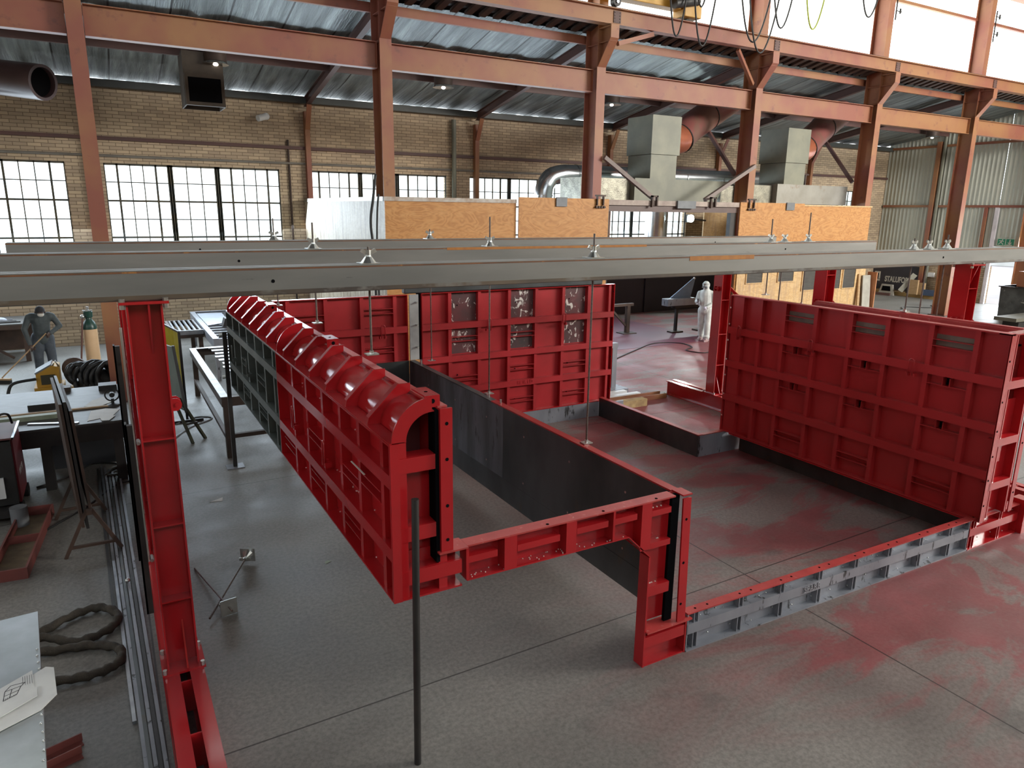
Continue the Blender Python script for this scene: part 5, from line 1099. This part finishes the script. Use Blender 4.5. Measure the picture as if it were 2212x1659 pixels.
# steel-frame tables beyond the left wall
t = table('frame_table', 'brown steel table frame with slats, left of the arched wall', 1.30, 2.25, 10.95, 15.2, .95, None, M('brown_frame', (.07, .05, .04), (.05, .036, .03), 5, .55, .3), .09, .14)
B().box(1.29, 1.40, 10.95, 15.2, .951, .962).box(1.4, 2.25, 15.08, 15.2, .951, .962).done('top_rim', M('worn_bright_rim', (.26, .26, .26), (.13, .10, .085), 8, .4, .5), t)
B().box(1.32, 1.38, 11.0, 15.1, .30, .36).box(1.38, 2.25, 10.98, 11.05, .30, .36).done('stretcher', BROWNST, t)
for k in range(9):
    y = 15.0-.33*k; tag(B().bar((1.62+.02*(k % 3), y, .975), (2.5, y-.02, .975), .14, .02).done('slat', BRIGHT), 'bright flat steel slat on the brown table frame, ' + ['farthest', 'second farthest', 'third from far end', 'fourth from far end', 'middle', 'fourth from near end', 'third from near end', 'second nearest', 'nearest'][k], 'slat')
t = table('frame_table', 'blue-lit steel rack table farther back, left of the arched wall', 1.88, 3.2, 16.3, 20.9, .92, None, STEELB, .08, .2)
B().box(1.87, 1.99, 16.3, 20.9, .921, .93).box(1.99, 3.2, 20.8, 20.9, .921, .93).done('top_rim', M('blue_lit_rim', (.4, .43, .48), None, 6, .3, .7), t)
s = B()
for k in range(12): s.box(1.99, 3.2, 16.55+.36*k, 16.60+.36*k, .86, .918)
s.done('bar_grid', BRIGHT, t)
tag(B().loft([[(2.0, 18.2, z), (2.55, 18.6, z), (2.6, 20.3, z), (2.0, 20.4, z)] for z in (.931, .938)]).done('loose_sheet', M('blue_lit_sheet', (.42, .47, .55), None, 4, .3, .5)), 'pale bare sheet offcut lying on the blue-lit rack table', 'sheet')
tag(B().prism([(2.3, .932), (2.6, .932), (2.55, 1.12), (2.36, 1.12)], 'y', 17.9, 18.2).done('small_motor', BLACKST), 'small black motor on the rack table', 'motor')
t = table('roller_table', 'low roller table behind the yellow curtain', 1.18, 1.86, 17.9, 19.9, .86, None, BROWNST, .09, .14)
s = B()
for k in range(6): s.cyl((1.28+.11*k, 17.98, .84), (1.28+.11*k, 19.82, .84), .03, n=10)
s.done('roller', BRIGHT, t, smooth=True); B().box(1.15, 1.86, 17.86, 17.92, .8, .9).done('end_bar', BRIGHT, t)
t = thing('weld_screen', 'yellow welding curtain on a dark frame behind the red column', 'screen', (.95, 13.6, 0))
bm = B(); rows = []
for i in range(25):
    f = i/24; x, y = .80+.19*f, 14.5-1.2*f; rows.append([(x+.02*math.sin(i*1.6), y, .55), (x+.02*math.sin(i*1.6), y, 1.58), (x+.02*math.sin(i*1.6)+.006, y, 1.58), (x+.02*math.sin(i*1.6)+.006, y, .55)])
bm.loft(rows).done('curtain', YELCUR, t, smooth=True)
B().bar((.80, 14.5, 1.6), (.99, 13.3, 1.6), .03, .03).bar((.99, 13.28, .05), (.99, 13.28, 1.6), .04, .04).bar((.80, 14.52, .05), (.80, 14.52, 1.6), .04, .04).done('frame', BLACKST, t); B().bar((.75, 13.28, .02), (1.25, 13.28, .02), .05, .04).bar((.55, 14.52, .02), (1.05, 14.52, .02), .05, .04).done('foot', BLACKST, t)
t = thing('board_stand', 'grey-green board leaning on a dark A-frame stand behind the red column', 'stand', (.95, 12.6, 0))
B().loft([[(.74, 13.0, .42), (.92, 12.4, .42), (.94, 12.45, .42), (.76, 13.05, .42)], [(.70, 13.3, 1.42), (.84, 12.9, 1.42), (.86, 12.95, 1.42), (.72, 13.35, 1.42)]]).done('board', M('grey_green_board', (.17, .21, .18), (.13, .16, .14), 3, .5), t)
B().loft([[(.90, 12.42, .40), (.94, 12.40, .40), (.95, 12.46, .40), (.91, 12.48, .40)], [(.83, 12.88, 1.44), (.87, 12.86, 1.44), (.88, 12.92, 1.44), (.84, 12.94, 1.44)]]).done('board_edge', BLACKST, t)
for a, c in (((.85, 12.6, .6), (1.15, 12.15, 0)), ((.78, 12.5, .55), (.94, 11.95, 0)), ((.80, 12.8, .6), (.62, 13.0, 0))): B().bar(a, c, .04, .04).done('leg', M('olive_leg', (.05, .055, .03), None, 4, .6), t)
B().bar((.86, 12.25, .25), (1.06, 12.3, .25), .03, .03).done('crossbar', BLACKST, t)
tag(B().tube(spline([(.72, 12.4, .01), (1.0, 12.9, .01), (1.4, 13.3, .01), (1.15, 13.5, .01), (.8, 13.2, .01)]), .012, 6).done('pale_cable', M('pale_blue_cable', (.4, .46, .52), None, 4, .5), smooth='all'), 'pale cable curled on the floor behind the A-frame stand', 'cable')
for k, (pts, l) in enumerate((([(-1.0, 9.2, .01), (-.5, 9.9, .01), (-.2, 10.5, .01), (.0, 10.6, .01)], 'thin black cable on the floor from the tray past the plate trestles'), ([(-1.1, 10.9, .012), (-.7, 11.2, .012), (-.45, 11.6, .012), (-.1, 11.4, .012), (.0, 11.1, .012)], 'black cable on the floor under the work table'), ([(-.28, 10.95, .02), (-.2, 11.15, .03), (-.02, 11.25, .02), (.02, 11.05, .02), (-.15, 10.9, .02), (-.27, 10.93, .02)], 'short looped hose end on the floor by the bar bundle'))):
    tag(B().tube(spline(pts), .012 if k < 2 else .022, 6).done('floor_cable', RUBBER if k < 2 else HOSE, smooth='all'), l, 'cable')

# ================================================================ right background
t = thing('banner', 'dark banner with large pale lettering on the brick at right', 'sign', (33.15, 20.6, .7))
B().box(33.14, 33.16, 19.85, 22.19, .20, 1.36).done('cloth', M('dark_banner', (.035, .033, .045), (.028, .027, .037), 2, .6), t)
PALE = M('pale_lettering', (.55, .54, .48), None, 5, .6)
lettering('STALUFORM', .36, T(33.139, 20.84, .67) @ FACE_NX @ Matrix.Diagonal((.68, 1, 1, 1)), PALE, t, .003, .012)
lg = B(); 
for y0, y1, z0, z1 in ((22.08, 21.78, .92, 1.01), (21.86, 21.78, .66, .92), (22.12, 22.04, .76, .94), (22.15, 22.02, .52, .63), (21.94, 21.78, .55, .64)): lg.box(33.132, 33.139, y1, y0, z0, z1)
lg.done('emblem', PALE, t)
tag(B().cyl((33.1, 19.5, .1), (33.1, 19.5, 7.1), .07, n=14).done('downpipe', GALV, smooth=True), 'pale vertical pipe on the end wall between two brown columns', 'pipe')
tag(B().box(33.0, 33.18, 19.62, 19.80, 0, 6.9).done('wall_column', PRIMER), 'brown wall column on the end wall cladding, left of the pale pipe', 'column')
t = thing('hose_reel', 'red round fire hose reel partly behind the free-standing column', 'hose reel', (32.9, 18.3, .95))
B().cyl((32.75, 18.25, .98), (33.0, 18.25, .98), .36, n=28).done('drum', M('fire_red', (.55, .06, .06), None, 3, .4), t, smooth=True); B().box(33.0, 33.18, 18.15, 18.4, .5, .9).done('bracket', RED, t)
tag(B().box(32.55, 32.75, 17.1, 21.9, 0, .16).done('kerb_timber', M('yellow_timber', (.48, .32, .12), (.38, .25, .1), 4, .6)), 'long yellowish timber kerb on the floor along the end wall', 'timber')
t = thing('white_stand', 'white plastic stand with a hole among the clutter under the banner', 'stand', (32.4, 20.4, 0))
B().prism([(20.45, 0), (21.25, 0), (21.1, .50), (20.55, .50)], 'x', 32.3, 32.38).done('shell', M('grimy_white', (.5, .48, .42), (.36, .34, .3), 6, .6), t); B().prism([(20.62, .2), (21.08, .2), (21.03, .42), (20.66, .42)], 'x', 32.28, 32.3).done('opening', DARKHOLE, t)
for nm, x, y0, y1, z0, z1, m, l, c in (('cardboard_board', 32.3, 19.35, 19.75, .16, .82, TIMBER, 'pale upright board leaning in the clutter left of the blue crate', 'board'), ('cardboard_board', 32.42, 19.1, 19.38, .16, .70, TIMBER, 'smaller pale board behind the blue crate', 'board'), ('crate', 32.4, 18.6, 19.15, .16, .42, BLUEP, 'blue-grey plastic crate on the timber kerb', 'crate'), ('box', 32.4, 21.6, 21.8, .16, .5, M('grimy_box', (.42, .38, .3), None, 4, .7), 'pale box at the left of the clutter under the banner', 'box'), ('small_sign', 33.08, 19.15, 19.42, .95, 1.15, WHITEP, 'small white notice on the clutter beside the pipe', 'sign'), ('dark_case', 32.55, 19.85, 20.02, .16, .6, RUBBER, 'dark case between the white stand and the pale board', 'case')):
    tag(B().box(x, x+.1, y0, y1, z0, z1).done(nm, m), l, c)
tag(B().bar((32.3, 20.15, .25), (32.6, 19.72, 1.05), .1, .22).done('spoiler_panel', M('pale_stone_grey', (.36, .35, .29), None, 5, .6)), 'pale slanted panel leaning across the end of the banner', 'panel')
tag(B().bar((31.9, 21.8, .06), (32.1, 20.5, .06), .12, .12).done('purple_bar', PRIMD), 'dark red bar lying across the clutter under the banner', 'bar')
t = thing('a_trestle', 'brown A-shaped steel trestle on the floor in front of the banner', 'trestle', (26.5, 18.2, 0))
for s in (-1, 1): B().bar((26.5+s*.02, 18.0-s*.34, 0), (26.5, 18.0, 1.0), .1, .1, up=(1, 0, 0)).done('leg', PRIMER, t)
B().bar((26.5, 18.2, .35), (26.5, 17.8, .35), .07, .07).done('crossbar', PRIMER, t); B().bar((26.1, 18.0, 1.0), (26.9, 18.0, 1.0), .1, .08).done('top_bar', PRIMER, t)
t = thing('leaning_boards', 'pair of grey boards leaning against the right end of the plywood booth', 'boards', (22.2, 14.9, 0))
B().loft([[(21.75, 14.75, 0), (22.15, 14.75, 0), (22.15, 14.79, 0), (21.75, 14.79, 0)], [(21.8, 14.93, 1.75), (22.2, 14.93, 1.75), (22.2, 14.97, 1.75), (21.8, 14.97, 1.75)]]).done('board', M('grey_board', (.40, .39, .34), (.32, .31, .27), 4, .6), t)
B().loft([[(21.55, 14.80, 0), (21.68, 14.80, 0), (21.68, 14.86, 0), (21.55, 14.86, 0)], [(21.6, 14.95, 1.8), (21.7, 14.95, 1.8), (21.7, 14.99, 1.8), (21.6, 14.99, 1.8)]]).done('board', TIMBER, t)
tag(B().box(22.25, 22.29, 14.75, 15.08, .0, 1.85).done('orange_offcut', ORANGE), 'orange plywood offcut leaning at the end of the booth', 'board')
# exit sign, yellow signs, green arrow
t = thing('exit_sign', 'green running-man exit sign on the end wall at right', 'sign', (33.1, 16.35, 2.7))
B().box(33.09, 33.19, 16.0, 16.68, 2.50, 2.80).done('board', M('pale_sign', (.6, .65, .55), None, 4, .5), t)
GSG = M('sign_green', (.02, .22, .12), None, 4, .5)
q = B().box(33.085, 33.089, 16.36, 16.66, 2.52, 2.78).box(33.085, 33.089, 16.02, 16.33, 2.52, 2.78).done('panel', GSG, t)
m_ = B(); X = 33.082
def limb(y0, z0, y1, z1, w=.03): m_.bar((X, y0, z0), (X, y1, z1), .004, w, up=(0, 0, 1)) if abs(z1-z0) < abs(y1-y0) else m_.bar((X, y0, z0), (X, y1, z1), .004, w, up=(0, 1, 0))
m_.cyl((X+.002, 16.47, 2.745), (X-.002, 16.47, 2.745), .022, n=10)
for a in ((16.50, 2.71, 16.53, 2.63, .045), (16.50, 2.71, 16.42, 2.67), (16.52, 2.70, 16.60, 2.70), (16.53, 2.63, 16.45, 2.59), (16.45, 2.59, 16.43, 2.54), (16.54, 2.63, 16.62, 2.55), (16.18, 2.76, 16.18, 2.60, .04), (16.25, 2.64, 16.18, 2.56), (16.11, 2.64, 16.18, 2.56), (16.3, 2.54, 16.08, 2.54)): limb(*a)
m_.done('pictogram', PALE, t)
t = thing('warning_sign', 'cream sign with red markings on the brown column by the door', 'sign', (33.05, 15.1, 2.9))
SC = M('cream_sign', (.72, .66, .40), None, 4, .5); SR = M('sign_red', (.5, .04, .04), None, 4, .5)
B().box(32.82, 33.30, 14.90, 14.92, 2.42, 3.0).done('board', SC, t)
b = B()
for a in range(14):
    an = .6+a*(2*PI-1.2)/13; b.box(32.95+.06*math.cos(an)-.012, 32.95+.06*math.cos(an)+.012, 14.893, 14.9, 2.84+.07*math.sin(an)-.012, 2.84+.07*math.sin(an)+.012)
b.box(32.93, 32.96, 14.893, 14.9, 2.5, 2.66).box(32.93, 33.04, 14.893, 14.9, 2.5, 2.53); b.done('red_lettering', SR, t)
tag(B().box(32.82, 33.15, 14.86, 14.90, 2.1, 2.38).done('fire_sign', WHITEP), 'white sign with red emblem below the cream sign by the door', 'sign')
tag(B().prism([(32.86, 2.28), (32.98, 2.36), (33.1, 2.24), (32.98, 2.14)], 'y', 14.85, 14.859).done('fire_emblem', SR), 'red diamond emblem on the white sign by the door', 'emblem')
tag(B().box(32.75, 33.2, 14.8, 14.88, 1.15, 1.75).done('notice_board', M('spotted_notice', (.6, .58, .45), (.45, .44, .36), 9, .6)), 'pale spotted notice board low on the column by the door', 'sign')
# machinery by the door and the yard outside
t = thing('rust_box', 'red-brown box on the bin beside the door', 'box', (29.8, 13.5, 1.1)); B().box(29.2, 30.3, 13.2, 13.8, 1.2, 1.75).done('box', PRIMER, t)
t = thing('scrap_bin', 'grimy dark scrap bin with white smears beside the door', 'bin', (29.8, 13.5, 0))
B().prism([(29.05, 0), (30.7, 0), (30.7, 1.2), (28.95, 1.2)], 'y', 12.9, 14.2).done('bin', M('grimy_bin', (.10, .11, .11), (.05, .055, .055), 3, .6, c3=(.45, .45, .42), s3=4, lo3=.62, hi3=.7), t); B().box(28.9, 30.75, 12.85, 14.25, 1.16, 1.2).done('rim', BLACKST, t)
tag(B().box(29.6, 31.5, 11.4, 12.4, .0, .5).done('steel_pallet', M('oily_pallet', (.14, .13, .1), (.09, .085, .07), 4, .6)), 'oily grey pallet stack at the right edge beside the bin', 'pallet')
tag(B().box(26.2, 29.4, 12.2, 12.9, .28, .40).done('long_plate', M('oily_plate', (.13, .125, .1), None, 4, .5)), 'long grey plate lying at the right edge on the blue-lit floor', 'plate')
tag(B().box(26.6, 29.0, 12.3, 12.8, 0, .28).done('plate_support', BLACKST), 'dark support under the long grey plate at the right edge', 'support')
t = thing('red_bracket', 'red steel bracket on a post at the right edge, beyond the big panel', 'bracket', (18, 8.6, 0))
B().box(16.6, 18.4, 8.4, 8.6, .92, 1.0).done('arm', RED, t); B().box(17.2, 17.4, 8.45, 8.55, 1.0, 1.12).done('lug', RED, t); B().box(17.6, 18.4, 8.4, 8.7, 0, .92).done('post', BLACKST, t)
t = thing('truck', 'white truck parked in the sunlit yard outside the door', 'truck', (44, 17.5, 0))
B().box(42, 49, 16.9, 19.0, 1.0, 3.3).done('body', WHITEP, t, bevel=.05); B().box(40.4, 42, 16.9, 19.0, .7, 2.6).done('cab', WHITEP, t, bevel=.1); B().box(40.38, 40.42, 17.1, 18.8, 1.6, 2.4).done('windscreen', M('truck_glass', (.1, .13, .16), None, 2, .1), t)
B().box(40.3, 40.5, 16.95, 18.95, .45, .8).done('bumper', GREYP, t)
for x in (41.2, 46.5, 47.6):
    for y in (16.9, 18.8): B().cyl((x, y, .48), (x, y+.25, .48), .48, n=20).done('wheel', RUBBER, t, smooth=True)
tag(B().box(60, 60.5, -20, 50, 0, 5).done('yard_wall', M('yard_wall_paint', (.5, .5, .48), None, 1, .8)), 'pale wall across the yard outside the door', 'wall')
tag(B().tube(spline([(26, 17.2, .012), (27.5, 17.0, .012), (28.6, 17.6, .012), (29.5, 16.9, .012), (30.2, 17.4, .012)]), .018, 6).done('floor_cable', RUBBER, smooth='all'), 'thin black cable lying on the blue-lit floor at right', 'cable')

# ================================================================ groups of repeats
GROUPS = {'hall_column': 'steel columns along the aisle', 'tie_girder': 'girders between the columns', 'roof_rafter': 'rafters of the aisle roof', 'roof_purlin': 'purlins of the aisle roof',
          'wall_stanchion': 'stanchions on the brick wall', 'knee_brace': 'braces under the crane beam', 'header_strut': 'struts over the booth doorway', 'flue_strut': 'struts under the flues', 'festoon_cable': 'cables hanging from the crane',
          'conductor_bracket': 'brackets on the clerestory posts', 'exhaust_unit': 'exhaust units on the booth roof', 'vent_post': 'T-posts on the exhaust hood', 'portal_frame': 'red portal frames of the rig', 'strapped_channel': 'channels strapped to the left frame',
          'twin_channel_beam': 'grey beams across the portal frames', 'tie_rod': 'threaded rods through the grey beams', 'mould_end_panel': 'panels of the red mould', 'kerb_panel': 'low kerbs of the mould', 'arched_wall': 'lengths of the arched mould wall', 'loose_tie_rod': 'loose rods on the floor',
          'paper_scrap': 'scraps on the floor', 'channel_offcut': 'offcuts beside the jack stand', 'person': 'people at work', 'paper_sheet': 'papers on the work table', 'steel_block': 'blocks on the work table', 'plate_trestle': 'trestles under the plates', 'steel_plate': 'plates on edge on the trestles',
          'flat_bar': 'bars on the floor by the left frame', 'drawing_sheet': 'drawings on the sheet-topped table', 'angle_piece': 'angle pieces on the floor', 'bench_bar': 'bars on the far bench', 'frame_table': 'steel frame tables', 'slat': 'slats on the brown table frame', 'floor_cable': 'cables on the floor', 'cardboard_board': 'boards in the clutter'}
for o in list(COL.objects):
    if o.parent is None and 'category' in o.keys():
        g = GROUPS.get(o.name.split('.')[0])
        if g and 'group' not in o.keys(): o['group'] = g
    if o.parent is not None and o.name.split('.')[0] == 'weld_tack': o['kind'] = 'stuff'
